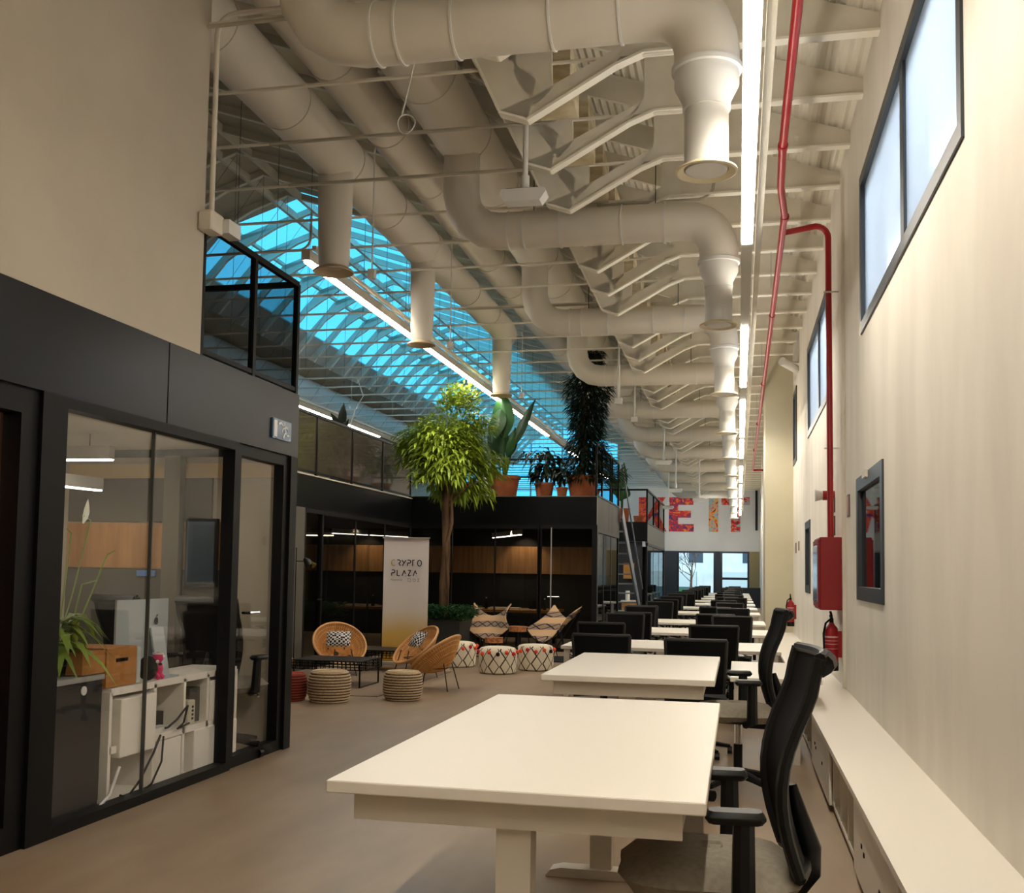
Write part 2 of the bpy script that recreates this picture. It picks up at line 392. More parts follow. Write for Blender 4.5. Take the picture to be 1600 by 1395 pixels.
struct('ceiling_nave', slab(-6.54, -5.0, -2, GY-.4), plaster_grey)
struct('ceiling_nave', slab(-7.75, -6.54, -2, GY), plaster_grey)
# sloping panels under the left knee and the low left roof
def leg_sheet(xa, za, xb, zb, y0, y1, th):
    return MB().add([(xa, y0, za), (xb, y0, zb), (xb, y1, zb), (xa, y1, za), (xa-th, y0, za+th), (xb-th, y0, zb+th), (xb-th, y1, zb+th), (xa-th, y1, za+th)], [(0, 1, 2, 3), (7, 6, 5, 4), (0, 4, 5, 1), (3, 2, 6, 7), (1, 5, 6, 2), (0, 3, 7, 4)])
struct('ceiling_left', leg_sheet(-8.28, 5.80, -8.6, 5.45, -2, 40.2, .06), noisy('nave_panel', (190, 190, 182), (176, 176, 170), nscale=2))
struct('ceiling_left', leg_sheet(-7.75, 6.39, -8.28, 5.80, -2, GY, .06), noisy('nave_panel', (190, 190, 182), (176, 176, 170), nscale=2))
w = bpy.data.objects.new('window_roof_3', None); C.objects.link(w); w['kind'] = 'structure'
leg_sheet(-7.75, 6.39, -8.28, 5.80, GY, 40.2, .012).build('pane', glass_sky, w)
struct('ceiling_left', MB().box(-12, -2, 5.45, -8.6, 40.2, 5.52), plaster_grey)
# roof glazing (big sheets with bars)
for (x0, x1, y0, y1, k) in ((-6.54, -5.0, GY-.4, 40.2, 1), (-7.75, -6.54, GY, 40.2, 2)):
    w = bpy.data.objects.new('window_roof_%d' % k, None); C.objects.link(w); w['kind'] = 'structure'
    slab(x0, x1, y0, y1, .012, .05).build('pane', glass_sky, w)
    f = MB()
    for t in (.0, .97):
        x = x0+(x1-x0)*t; f.bar((x+.02, y0, R(x)+.05), (x+.02, y1, R(x)+.05), .06, .05)
    f.build('glazing_bar', offwhite, w)
w = bpy.data.objects.new('window_gable', None); C.objects.link(w); w['kind'] = 'structure'
bx(-11.8, 40.05, 2.05, -4.6, 40.07, 6.9).build('pane', glass_sky, w)
f = MB()
for k in range(6): f.box(-11.8+k*1.25, 40.0, 2.05, -11.74+k*1.25, 40.04, 6.9)
for z in (3.4, 4.4, 5.4): f.box(-11.8, 40.0, z, -4.6, 40.04, z+.05)
f.build('glazing_bar', offwhite, w)
# =============================================================== ROOF FRAMES
YS0, DY = 5.99-.8*6, .8
def roof_frame():
    t = thing('roof_frame', 'cream painted steel roof frame with V shaped bracket and thin tie rod, one of an even row', 'roof frame', (0, 0, 0), group='roof frames across the hall')
    f = lambda a, b: (a, 0, b); th = (0, .035, 0)
    mb = MB()
    mb.prism([(XR, 4.28), (XR, R(XR)), (-.62, R(-.62)), (-.62, 4.36), (-.72, 4.26)], f, th)                      # solid web at the wall
    mb.prism([(-.62, R(-.62)), (-6.54, R(-6.54)), (-6.54, R(-6.54)-.085), (-2.6, R(-2.6)-.085), (-2.2, R(-2.2)-.2), (-.62, R(-.62)-.2)], f, th)          # upper chord
    mb.prism([(-6.54, R(-6.54)), (-7.7, R(-7.7)), (-7.7, R(-7.7)-.085), (-6.54, R(-6.54)-.085)], f, th)
    mb.prism([(-.62, 4.36), (-.72, 4.22), (-1.25, 3.92), (-1.42, 3.99), (-1.2, 4.07)], f, th)                     # right arm of the V
    mb.prism([(-1.25, 3.92), (-1.2, 4.17), (-1.42, 4.34), (-1.66, R(-1.66)-.15), (-2.2, R(-2.2)-.2), (-1.92, R(-1.92)-.28), (-1.78, 4.86), (-1.56, 4.3), (-1.42, 3.98)], f, th)
    mb.prism([(-1.1, 4.10), (-1.2, 4.0), (-1.34, 4.2), (-1.24, R(-1.24)-.1), (-1.12, R(-1.12)-.1)], f, th)      # post above the node
    mb.prism([(-7.7, R(-7.7)), (-8.6, 5.45), (-8.47, 5.40), (-7.92, 6.04), (-7.62, 6.24), (-7.1, R(-7.1)-.09)], f, th)  # left knee
    mb.build('rib', offwhite, t)
    fl = MB(); W_ = .075
    def flange(pts):
        for a, b in zip(pts, pts[1:]): fl.bar((a[0], 0, a[1]), (b[0], 0, b[1]), W_, .016, upv=(0, 0, 1))
    flange([(XR, 4.275), (-.55, 4.275), (-.72, 4.21), (-1.25, 3.915)]); flange([(-1.25, 3.915), (-1.42, 3.975), (-1.57, 4.3), (-1.79, 4.86), (-1.93, R(-1.93)-.29), (-2.2, R(-2.2)-.21)]); W_ = .06; flange([(-2.2, R(-2.2)-.2), (-2.6, R(-2.6)-.09), (-6.54, R(-6.54)-.09)])
    flange([(-6.54, R(-6.54)-.09), (-7.1, R(-7.1)-.1), (-7.62, 6.23), (-7.92, 6.03), (-8.47, 5.39)])
    fl.build('flange', mat('flange', (238, 232, 216), .6), t)
    tr = MB(); tr.tube([(-.6, 0, 4.265), (-11.8, 0, 4.265)], .013, 6); tr.build('tie_rod', offwhite, t)
    hg = MB()
    for x in (-4.4, -6.54): hg.tube([(x, 0, 4.265), (x, 0, R(x)-.1)], .003, 4)
    hg.tube([(-8.3, 0, 4.3), (-6.54, 0, R(-6.54)-.1)], .003, 4)
    hg.build('hanger_rod', mat('rod_dark', (90, 92, 90), .5), t)
    return t
rf = roof_frame(); rf.location = (0, YS0, 0)
for k in range(1, 48):
    y = YS0+DY*k
    if y < 39.8: dup(rf, (0, y, 0))
# valley boxes between the frames (rain gutters) and a longitudinal gutter
tag(bx(-1.62, -1.9, 4.36, -1.5, 39.9, 4.46).build('purlin', offwhite), 'long cream purlin running beside the big duct over the V brackets', 'beam')
for k in range(6, 22):
    y = YS0+DY*k+.4
    tag(bx(-1.28, y-.19, 4.18, -1.03, y+.19, 4.50).build('roof_box', noisy('box_stain', (214, 202, 172), (176, 158, 120), (1, 1, 3), nscale=5)), 'cream box fixed between two roof frames above the V brackets', 'roof box', 'cream boxes between the roof frames')
for x, l in ((-6.34, 'pale longitudinal ridge beam on the right side of the skylight ridge'), (-6.76, 'pale longitudinal ridge beam on the left side of the skylight ridge')):
    tag(MB().bar((x, -1.9, R(x)-.06), (x, 39.9, R(x)-.06), .05, .11).build('ridge_beam', offwhite), l, 'beam')
# =============================================================== DUCTS
def arc(c, a, b, r, t0, t1, n=8):
    a = Vector(a); b = Vector(b); c = Vector(c)
    return [c+a*r*math.cos(t0+(t1-t0)*i/n)+b*r*math.sin(t0+(t1-t0)*i/n) for i in range(n+1)]
def seams(t, m, p0, p1, r, step, w=.012, d=.008):
    p0 = Vector(p0); p1 = Vector(p1); Ld = (p1-p0).length; u = (p1-p0)/Ld; k = step
    while k < Ld: MB().tube([p0+u*(k-w/2), p0+u*(k+w/2)], r+d, 28).build('duct_seam', m, t, True, True); k += step
t = thing('ventilation_duct', 'thick cream round duct running along the hall nearest the V brackets', 'duct', (-2.27, 0, 4.86))
MB().tube([(-2.27, -1.9, 4.86), (-2.27, 38, 4.86)], .245, 32).build('duct_pipe', duct_m, t, True, True)
seams(t, duct_m, (-2.27, .5, 4.86), (-2.27, 37.8, 4.86), .245, 1.1)
t = thing('ventilation_duct', 'second cream round duct along the hall, left of the thickest one', 'duct', (-2.98, 0, 5.03))
MB().tube([(-2.98, -1.9, 5.03), (-2.98, 38, 5.03)], .2, 28).build('duct_pipe', duct_m, t, True, True)
seams(t, duct_m, (-2.98, .8, 5.03), (-2.98, 37.8, 5.03), .2, 1.25)
AX, AZ = -3.35, 4.70
t = thing('ventilation_duct', 'cream round duct with three drop nozzles beside the skylight, ending above the trees', 'duct', (AX, 0, AZ))
mb = MB(); mb.tube([(AX, -1.9, AZ), (AX, 10.9, AZ)], .215, 30); mb.tube([(AX, 10.9, AZ), (AX, 11.2, AZ), (AX, 14.5, AZ), (AX, 14.75, AZ-.03), (AX, 14.9, AZ-.1)], [.215, .185, .185, .16, .08], 30)
mb.build('duct_pipe', duct_m, t, True, True)
seams(t, duct_m, (AX, 1.3, AZ), (AX, 10.8, AZ), .215, 1.15); seams(t, duct_m, (AX, 11.3, AZ), (AX, 14.3, AZ), .185, 1.1)
for y, zb, s in ((8.1, 3.70, 1), (10.6, 3.62, .9), (14.45, 3.72, .95)):
    mb = MB(); mb.lathe([(.155*s, .92), (.13*s, .06), (.115*s, .035)], (AX, y, zb+.0), 28)
    MB.build(mb, 'nozzle', duct_m, t, True, True)
    mb = MB(); mb.lathe([(.115*s, .04), (.16*s, .015), (.175*s, 0), (.165*s, -.008), (.10*s, .03), (.05, .04)], (AX, y, zb), 28); mb.build('nozzle_flare', mat('flare', (190, 170, 140), .5), t, True, True)
for y, z, l in ((8.35, 3.72, 'small sensor box on a thin rod beside the first drop nozzle'), (10.85, 3.64, 'small sensor box on a thin rod beside the second drop nozzle'), (14.7, 3.74, 'small sensor box on a thin rod beside the last drop nozzle')):
    t = thing('ceiling_sensor', l, 'sensor', (-3.1, y, z)); MB().tube([(-3.1, y, z+.05), (-3.1, y, R(-3.1))], .007, 6).build('rod', duct_w, t, True, True); bx(-3.13, y-.03, z-.02, -3.07, y+.03, z+.06).build('sensor_body', duct_w, t, False, True)
DX, DZ = -8.6, 4.9
t = thing('ventilation_duct', 'pale round duct far to the left above the glass balustrade', 'duct', (-9.3, 0, 5.0))
MB().tube([(-9.3, 6, 5.0), (-9.3, 38, 5.0)], .33, 28).build('duct_pipe', duct_w, t, True, True)
seams(t, duct_w, (-9.3, 6, 5.0), (-9.3, 37.8, 5.0), .33, 1.5)
def branch(y, label, r=.152, grp=None):
    t = thing('branch_duct', label, 'duct', (-.16, y, 3.15), group=grp)
    z = 4.0; xe = -2.27; xd = -.155; mb = MB()
    path = [(xe, y, 4.68)]+[(xe, y, z+.42)]+arc((xe+.34, y, z+.34), (-1, 0, 0), (0, 0, -1), .34, 0, PI/2, 4)+[(xd-.30, y, z)]
    path += arc((xd-.26, y, z-.26), (0, 0, 1), (1, 0, 0), .26, 0, PI/2, 6)[1:]+[(xd, y, z-.34)]
    mb.tube(path, r, 32); mb.build('duct_elbow_pipe', duct_m, t, True, True)
    mb = MB(); mb.lathe([(r, .52), (r+.012, .515), (r+.012, .49), (r-.002, .485), (r-.002, .42), (r-.042, .34), (r-.042, .30)], (xd, y, 3.15), 32); mb.build('reducer', duct_w, t, True, True)
    mb = MB(); mb.lathe([(.104, .30), (.106, .295), (.106, .02), (.1, .0)], (xd, y, 3.15), 32); mb.build('drop_pipe', duct_w, t, True, True)
    mb = MB(); mb.lathe([(.104, .025), (.125, .02), (.148, .008), (.15, 0), (.14, -.004), (.108, .012), (.098, .10), (.03, .10), (.055, .03), (.01, .02)], (xd, y, 3.145), 36); mb.build('diffuser', mat('diffuser', (214, 200, 168), .5), t, True, True)
    for x in (xe+.42, xe+.55, xe+.85, xe+1.35, xd-.42): MB().tube([(x-.006, y, z), (x+.006, y, z)], r+.008, 32).build('duct_seam', duct_w, t, True, True)
    for x in (xe+.62, xd-.5): MB().tube([(x, y, z+r), (x, y, R(x))], .004, 5).build('hanger_rod', frame_dark, t, True, True)
    return t
branch(5.0, 'nearest cream branch duct crossing the hall with elbow and round drop diffuser', .158)
branch(8.2, 'second cream branch duct crossing the hall to a drop diffuser')
branch(11.4, 'third cream branch duct crossing the hall, its drop near the light line', .15)
b4 = branch(14.6, 'cream branch duct crossing the far hall, one of an even row', .15, 'far branch ducts')
ORD = ['fourth', 'fifth', 'sixth', 'seventh', 'eighth', 'ninth', 'tenth', 'eleventh', 'twelfth']
b4['label'] = 'fourth cream branch duct counted down the hall, its elbow before the dark tall tree'
for k in range(1, 8): dup(b4, (-.16, 14.6+3.2*k, 3.15), label=ORD[k]+' cream branch duct counted down the hall from the camera')
# slim conduits clipped to a few tie rods
for n, (y, x0, x1, d) in enumerate(((5.19, -5.2, -.6, 'above the first branch duct'), (6.76, -3.3, -1.15, 'in front of the white pole'), (7.53, -3.5, -1.1, 'just beyond the white pole'), (8.4, -1.15, -.2, 'behind the nearest diffuser'), (9.12, -9, -4, 'over the first skylight bay'), (11.56, -3.2, -1.1, 'over the third branch duct'))):
    mb = MB(); mb.tube([(x0, y-.03, 4.235), (x1-.12, y-.03, 4.235)]+arc((x1-.12, y-.03, 4.355), (0, 0, -1), (1, 0, 0), .12, 0, PI/2, 5)+[(x1, y-.03, 4.6)], .012, 8)
    tag(mb.build('conduit', mat('conduit', (176, 168, 150), .5), smooth=True), 'thin grey conduit clipped along a tie rod '+d, 'conduit')
# white poles with a flat unit
def pole(x, y, z0, z1, label, unit, grp=None):
    t = thing('ceiling_pole', label, 'pole lamp', (x, y, z0), group=grp)
    MB().tube([(x, y, z0+.05), (x, y, z1)], .018, 12).build('pole', duct_w, t, True, True)
    if unit:
        mb = MB(); mb.prism([(-.16, .0), (-.13, -.055), (.11, -.055), (.15, 0), (.14, .03), (-.15, .03)], lambda a, b: (x+a, y, z0+.03+b), (0, .12, 0)); mb.build('unit_body', duct_w, t, False, True)
        bx(x-.12, y-.05, z0+.06, x+.1, y+.05, z0+.066).build('unit_lid', black, t, False, True); MB().lathe([(.03, 0), (.03, .1)], (x, y, z0+.06), 14).build('collar', duct_w, t, True, True)
    else:
        bx(x-.05, y-.04, z0-.03, x+.05, y+.04, z0+.05).build('unit_body', duct_w, t, False, True)
    return t
pole(-1.39, 6.6, 3.66, 4.72, 'thick white ceiling pole carrying a flat white unit, nearest of the poles', True)
pole(-1.6, 14.0, 3.52, 5.1, 'tall slim white pole with a small box, in front of the dark tall tree', False)
pole(-1.58, 16.0, 3.56, 5.1, 'slim white ceiling pole just right of the tall slim one', False)
for k, (x, y) in enumerate(((-1.4, 20), (-1.35, 23), (-.95, 26), (-1.9, 29))): pole(x, y, 3.0 if k else 3.3, 4.9, ('nearest', 'second', 'third', 'farthest')[k]+' of the thin white ceiling poles hanging in the far hall', True, 'far ceiling poles')
# =============================================================== LIGHT LINES
def light_line(x, z, w, y0, y1, segs, label, lab2, grp):
    t = thing('light_rail', label, 'light rail', (x, (y0+y1)/2, z))
    bx(x-w/2, y0, z, x+w/2, y1, z+.09).build('rail_housing', mat('rail', (190, 184, 170), .5), t, False, True)
    bx(x+w/2+.02, y0, z+.085, x+w/2+.06, y1, z+.12).build('cable_tray', offwhite, t, False, True)
    mb = MB(); y = y0+.5
    while y < y1-.2: mb.tube([(x, y, z+.09), (x, y, min(4.9, R(x)))], .004, 4); y += 2.4
    mb.build('hanger_rod', offwhite, t, False, True)
    for k, (a, b) in enumerate(segs):
        tl = ('nearest', 'second', 'third', 'fourth', 'fifth', 'sixth', 'seventh', 'eighth')[k]+' '+lab2 if k < len(segs)-1 else 'farthest '+lab2
        tag(MB().rbox(x-w*.46, a, z-.012, x+w*.46, b, z-.001, .003).build('tube_light', tube_m), tl, 'light', grp)
    if x > -1: MB().box(x-w*.4, y0+.1, z+.09, x+w*.4, y1-.1, z+.094).build('fill_strip', mat('uplight_fill', (255, 255, 255), .5, emit=5.5, ecol=WARM), t, False, True)  # unseen glowing strip added on the rail to brighten the ceiling
light_line(.05, 3.31, .072, -1.5, 38, [(-1.2, 2.0), (2.02, 6.65), (8.97, 11.84), (12.8, 16.2), (16.6, 19.2), (20.7, 24.2), (25, 29), (30, 34), (35, 37.9)], 'long straight white light rail hanging above the desks along the right wall', 'glowing tube in the light rail above the right hand desks', 'tubes of the right light rail')
light_line(-3.72, 3.9, .08, 8.35, 30, [(8.4, 12.3), (12.32, 16.2), (16.25, 20.2), (23, 29.8)], 'long light rail hanging in front of the blue skylight', 'glowing tube in the light rail before the skylight', 'tubes of the skylight rail')
light_line(-7.2, 3.9, .08, 8.35, 30, [(8.4, 14), (15, 20)], 'light rail over the left upper floor', 'glowing tube above the left upper floor', 'tubes over the upper floor')
# =============================================================== WHITE VOLUME + LEFT BOX
struct('wall_left_upper', bx(-5.2, -1.99, 2.376, XL, 5.2, 5.45), noisy('plaster_left', (184, 174, 157), (174, 164, 148), nscale=1.2))
t = thing('conduit', 'cream conduit running up the edge of the white upper wall and turning towards the ducts', 'conduit', (XL, 5.22, 3.2))
MB().tube([(XL+.03, 5.22, 3.14), (XL+.03, 5.22, 4.22)]+arc((XL+.14, 5.22, 4.22), (-1, 0, 0), (0, 0, 1), .11, 0, PI/2, 5)+[(-.62, 5.2, 4.34)], .015, 10).build('conduit_pipe', duct_m, t, True, True)
t = thing('junction_box', 'cream junction box with a label at the corner of the white upper wall', 'junction box', (XL+.04, 5.2, 3.1))
MB().rbox(XL, 5.12, 3.06, XL+.09, 5.26, 3.17, .01).build('box_body', duct_m, t, False, True); bx(XL+.06, 5.24, 3.07, XL+.13, 5.38, 3.15).build('side_box', duct_w, t, False, True)
# mezzanine slab / fascia of the near box
t = thing('mezzanine_fascia', 'black steel fascia above the near glass room, below the white upper wall', 'fascia', (XL, 4, 1.94))
for a, b in ((-2, 1.2), (1.21, 4.88), (4.89, 6.54)): bx(XL-.06, a, 1.945, XL, b, 2.375).build('fascia_panel', black_steel, t, False, True)
bx(-8, 6.48, 1.945, XL-.06, 6.54, 2.375).build('fascia_panel', black_steel, t, False, True)
struct('floor_upper', bx(-8, -2, 2.29, XL-.065, 6.475, 2.35), black_steel)
struct('ceiling_room', bx(-4.95, -2, 2.0, XL-.06, 6.45, 2.05), mat('room_ceiling', (190, 184, 168), .9))
# glazed front
def frame_rect(mb, x, y0, y1, z0, z1, w, d=.06):
    mb.box(x-d, y0, z0, x, y0+w, z1); mb.box(x-d, y1-w, z0, x, y1, z1); mb.box(x-d, y0+w, z0, x, y1-w, z0+w); mb.box(x-d, y0+w, z1-w, x, y1-w, z1)
w = bpy.data.objects.new('window_room_1', None); C.objects.link(w); w['kind'] = 'structure'; w.location = (XL, 4.85, 0)
mb = MB(); frame_rect(mb, XL, 4.02, 5.70, 0, 1.945, .05, .08); mb.build('window_frame', frame_dark, w, False, True)
bx(XL-.055, 4.07, .05, XL-.045, 5.65, 1.895).build('pane', glass_room, w, False, True)
bx(XL-.06, 4.845, .05, XL-.04, 4.853, 1.895).build('pane_joint', mat('silicone', (70, 70, 66), .5), w, False, True)
d_ = bpy.data.objects.new('door_room_1', None); C.objects.link(d_); d_['kind'] = 'structure'; d_.location = (XL, 6.1, 0)
mb = MB(); frame_rect(mb, XL-.02, 5.70, 6.44, 0, 1.945, .07, .07); mb.build('door_frame', frame_dark, d_, False, True)
bx(XL-.065, 5.77, .07, XL-.055, 6.37, 1.875).build('pane', glass_room, d_, False, True)
MB().tube([(XL-.02, 5.84, .92), (XL+.03, 5.84, .92), (XL+.03, 5.96, .92)], .009, 8).build('door_handle', chrome, d_, True, True)
struct('wall_post', MB().box(XL-.08, 6.44, 0, XL, 6.54, 1.945), frame_dark)
struct('wall_post', MB().box(XL-.12, 3.9, 0, XL, 4.02, 1.945), frame_dark)
w = bpy.data.objects.new('door_room_2', None); C.objects.link(w); w['kind'] = 'structure'; w.location = (XL, 2.8, 0)
mb = MB(); frame_rect(mb, XL-.02, 1.9, 3.9, 0, 1.945, .11, .09); mb.build('door_frame', frame_dark, w, False, True)
bx(XL-.07, 2.0, .05, XL-.06, 3.8, 1.87).build('pane', glass_room, w, False, True)
tag(MB().sheet(lambda u, v: (-3.12+.02*math.sin(u*40), 2.6+u*1.42, .1+v*1.78), 80, 2, .006).build('curtain', mat('curtain', (150, 84, 54), .95)), 'reddish brown curtain just inside the glass door at the left edge', 'curtain')
# room 1 interior
struct('wall_room_far', bx(-4.95, 6.45, 0, XL-.08, 6.48, 1.945), noisy('room_wall', (168, 158, 138), (160, 150, 132), nscale=2))
struct('wall_room_left', bx(-5.02, -2, 0, -4.95, 6.48, 2.0), noisy('room_wall2', (150, 146, 132), (142, 138, 124), nscale=2))
struct('wall_room_back', bx(-4.95, 1.4, 0, XL-.1, 1.5, 1.945), noisy('room_wall2', (150, 146, 132), (142, 138, 124), nscale=2))
tag(bx(-4.60, 6.43, 1.18, -3.82, 6.45, 1.49).build('wood_panel', wood_band), 'oak wall panel behind the computer in the near glass room', 'wall panel')
tag(bx(-3.70, 6.43, 1.18, -3.42, 6.45, 1.50).build('wood_panel', wood_band), 'narrow oak wall panel behind the wall screen in the near glass room', 'wall panel')
struct('trim_room_dark', bx(-4.6, 6.435, 0, -3.42, 6.45, 1.175), mat('room_dark', (82, 78, 66), .8)); struct('trim_room_dark', bx(-4.6, 6.435, 1.5, -3.5, 6.45, 1.80), mat('room_dark', (82, 78, 66), .8))
struct('trim_room_light', bx(-4.6, 6.43, 1.80, XL-.1, 6.45, 1.90), mat('room_light', (190, 164, 120), .8)); struct('trim_room_post', bx(-3.82, 6.36, 0, -3.70, 6.43, 1.945), mat('room_post', (104, 98, 84), .7))
t = thing('wall_screen', 'dark flat screen hanging on the far wall of the near glass room', 'screen', (-3.55, 6.40, 1.05))
bx(-3.66, 6.385, 1.06, -3.43, 6.42, 1.52).build('screen_body', black, t, False, True); bx(-3.645, 6.382, 1.08, -3.445, 6.386, 1.50).build('screen_face', mat('screen', (60, 74, 84), .3), t, False, True)
tag(bx(-4.04, 6.42, 1.125, -3.90, 6.434, 1.165).build('door_plate', mat('blue_plate', (90, 120, 180), .5)), 'small blue plate on the dark wall above the computer', 'sign')
def pendant(x0, y0, x1, y1, z, label, hz=2.0, hh=.08):
    t = thing('pendant_light', label, 'light', ((x0+x1)/2, (y0+y1)/2, z))
    MB().bar((x0, y0, z+hh/2), (x1, y1, z+hh/2), .06, hh).build('housing', duct_w, t, False, True)
    MB().bar((x0, y0, z-.004), (x1, y1, z-.004), .04, .008).build('light_strip', pend_m, t, False, True)
    mb = MB()
    for k in (.15, .85): mb.tube([(x0+(x1-x0)*k, y0+(y1-y0)*k, z+hh), (x0+(x1-x0)*k, y0+(y1-y0)*k, hz)], .003, 4)
    mb.build('cable', frame_dark, t, False, True); return t
pendant(-4.75, 5.6, -3.72, 5.6, 1.84, 'white pendant strip crossing the near glass room above the plant')
pendant(-4.45, 4.0, -4.2, 6.2, 1.70, 'slim white pendant strip running into the near glass room')
# cubby shelf behind glass
X0, X1 = -3.32, -3.02
def cubby():
    t = thing('shelf_unit', 'white open cube shelf standing directly behind the near glass pane', 'shelf', (-3.17, 5.2, 0))
    mb = MB(); ys = [4.62, 5.02, 5.32, 5.58, 5.93]; zz = [0, .285, .57]
    for z in zz: mb.box(X0, ys[0], max(0, z-.018), X1, ys[-1], z+.018 if z else .036)
    for y in ys: mb.box(X0, y-.012, 0, X1, y+.012, .57)
    mb.box(X0, ys[0], 0, X0+.01, ys[-1], .57); mb.build('carcass', white_lam, t, False, True)
    for (ya, yb, za, zb, x) in ((4.68, 5.0, .24, .53, .1), (5.60, 5.90, .30, .53, .02), (5.04, 5.30, .03, .26, .0), (5.42, 5.93, .02, .27, .06)):
        MB().rbox(X1-.2, ya, za, X1+x*.2, yb, zb, .004).build('drawer', white_lam, t, False, True)
    return t
cubby()
t = thing('storage_cabinet', 'black cabinet with a white top beside the cube shelf in the glass room', 'cabinet', (-3.2, 4.32, 0))
bx(-3.42, 4.10, .03, -3.05, 4.58, .64).build('body', mat('cab_black', (14, 14, 13), .6), t, False, True); bx(-3.43, 4.09, .64, -3.04, 4.59, .665).build('top', mat('greytop', (150, 150, 144), .6), t, False, True)
bx(-3.05, 4.11, .06, -3.04, 4.57, .62).build('door', mat('cab_black', (14, 14, 13), .6), t, False, True)
MB().lathe([(.022, 0), (.022, .004)], n=14).xf(Matrix.Translation((-3.038, 4.42, .60)) @ Matrix.Rotation(PI/2, 4, 'Y')).build('lock_plate', duct_w, t, False, True)
t = thing('archive_box', 'brown cardboard archive box with a hand hole on top of the cube shelf', 'box', (-3.17, 4.72, .59))
bx(-3.33, 4.42, .67, -3.05, 4.60, .78).build('lid', cardboard, t, False, True); bx(-3.32, 4.60, .592, -3.04, 4.86, .785).build('body', cardboard, t, False, True)
bx(-3.042, 4.68, .715, -3.036, 4.78, .732).build('hand_hole', black, t, False, True)
tag(bx(-3.2, 4.88, .592, -3.05, 4.915, .775).build('binder', mat('binder', (186, 196, 190), .6)), 'pale upright binder between the cardboard box and the computer', 'binder')
t = thing('desktop_computer', 'silver all in one computer seen from behind on the cube shelf', 'computer', (-3.16, 5.1, .59))
MB().sheet(lambda u, v: (-3.17-.035*math.sin(PI*u)*0+.022*math.sin(PI*u), 4.86+u*.50, .68+v*.335), 12, 6, .012).build('display_back', mat('silver', (176, 184, 186), .4, .3), t, True, True)
MB().sheet(lambda u, v: (-3.125+.05*v-.0, 5.12+u*.12+.0*v, .86-v*.27), 2, 4, .01).build('stand', mat('silver', (176, 184, 186), .4, .3), t, True, True); bx(-3.16, 5.10, .588, -3.03, 5.27, .598).build('stand_foot', mat('silver', (176, 184, 186), .4, .3), t, False, True)
mb = MB(); yy, zz = 5.20, .895
lg = [(yy+.017*math.cos(a)*(1+.16*abs(math.cos(a))), zz+.02*math.sin(a)-.003*abs(math.cos(a))) for a in [2*PI*i/20 for i in range(20)] if not (abs(a) < .35 or abs(a-2*PI) < .35)]
mb.prism(lg, lambda a, b: (-3.140, a, b), (.003, 0, 0)); mb.prism([(yy+.001, zz+.022), (yy+.008, zz+.026), (yy+.011, zz+.036), (yy+.003, zz+.031)], lambda a, b: (-3.140, a, b), (.003, 0, 0)); mb.build('logo', black, t, False, True)
t = thing('plush_toy', 'round black plush toy with a white eye on the cube shelf edge', 'toy', (-3.06, 5.0, .59))
MB().ball((-3.06, 5.00, .655), .055, 14, (.9, 1, 1.2)).build('body', mat('plush_black', (14, 14, 16), 1), t, True, True); MB().ball((-3.015, 5.02, .69), .014, 8, (.5, 1, .7)).build('eye', duct_w, t, True, True); MB().ball((-3.008, 5.035, .675), .012, 8, (.6, 1.6, .6)).build('beak', mat('plush_dark', (40, 40, 40), 1), t, True, True)
t = thing('plush_toy', 'pink plush toy figure with long limbs beside the black plush toy', 'toy', (-3.05, 5.08, .59)); pk = mat('plush_pink', (226, 60, 112), 1)
mb = MB().ball((-3.05, 5.08, .705), .03, 10); mb.ball((-3.05, 5.085, .645), .027, 10, (1, 1, 1.5)); mb.tube([(-3.05, 5.07, .62), (-3.03, 5.06, .595)], .012, 8); mb.tube([(-3.05, 5.095, .62), (-3.03, 5.11, .595)], .012, 8); mb.build('body', pk, t, True, True)
MB().tube([(-3.05, 5.08, .722), (-3.05, 5.08, .732)], .029, 12).build('head_band', duct_w, t, True, True); MB().ball((-3.025, 5.095, .71), .010, 8).build('eye', duct_w, t, True, True)
t = thing('router', 'white upright router with dark ports in the middle of the cube shelf', 'router', (-3.1, 5.42, .31)); MB().rbox(-3.12, 5.38, .304, -3.03, 5.46, .44, .006).build('body', mat('router', (196, 190, 168), .5), t, False, True)
mb = MB()
for k in range(4): mb.box(-3.03, 5.42, .33+k*.022, -3.026, 5.435, .342+k*.022)
mb.build('ports', black, t, False, True)
tag(bx(-3.22, 5.44, .304, -3.06, 5.56, .50).build('file_box', mat('darkbox', (70, 66, 58), .7)), 'dark grey flat box leaning behind the white router', 'box')
tag(bx(-3.25, 5.09, .304, -3.10, 5.24, .40).build('power_adapter', black), 'black equipment box among the cables in the cube shelf', 'box')
t = thing('power_strip', 'white power strip with a red mark on the shelf among cables', 'power strip', (-3.08, 5.15, .31)); bx(-3.10, 5.04, .304, -3.03, 5.20, .33).build('strip_body', duct_w, t, False, True); bx(-3.07, 5.05, .33, -3.05, 5.09, .337).build('switch', red, t, False, True)
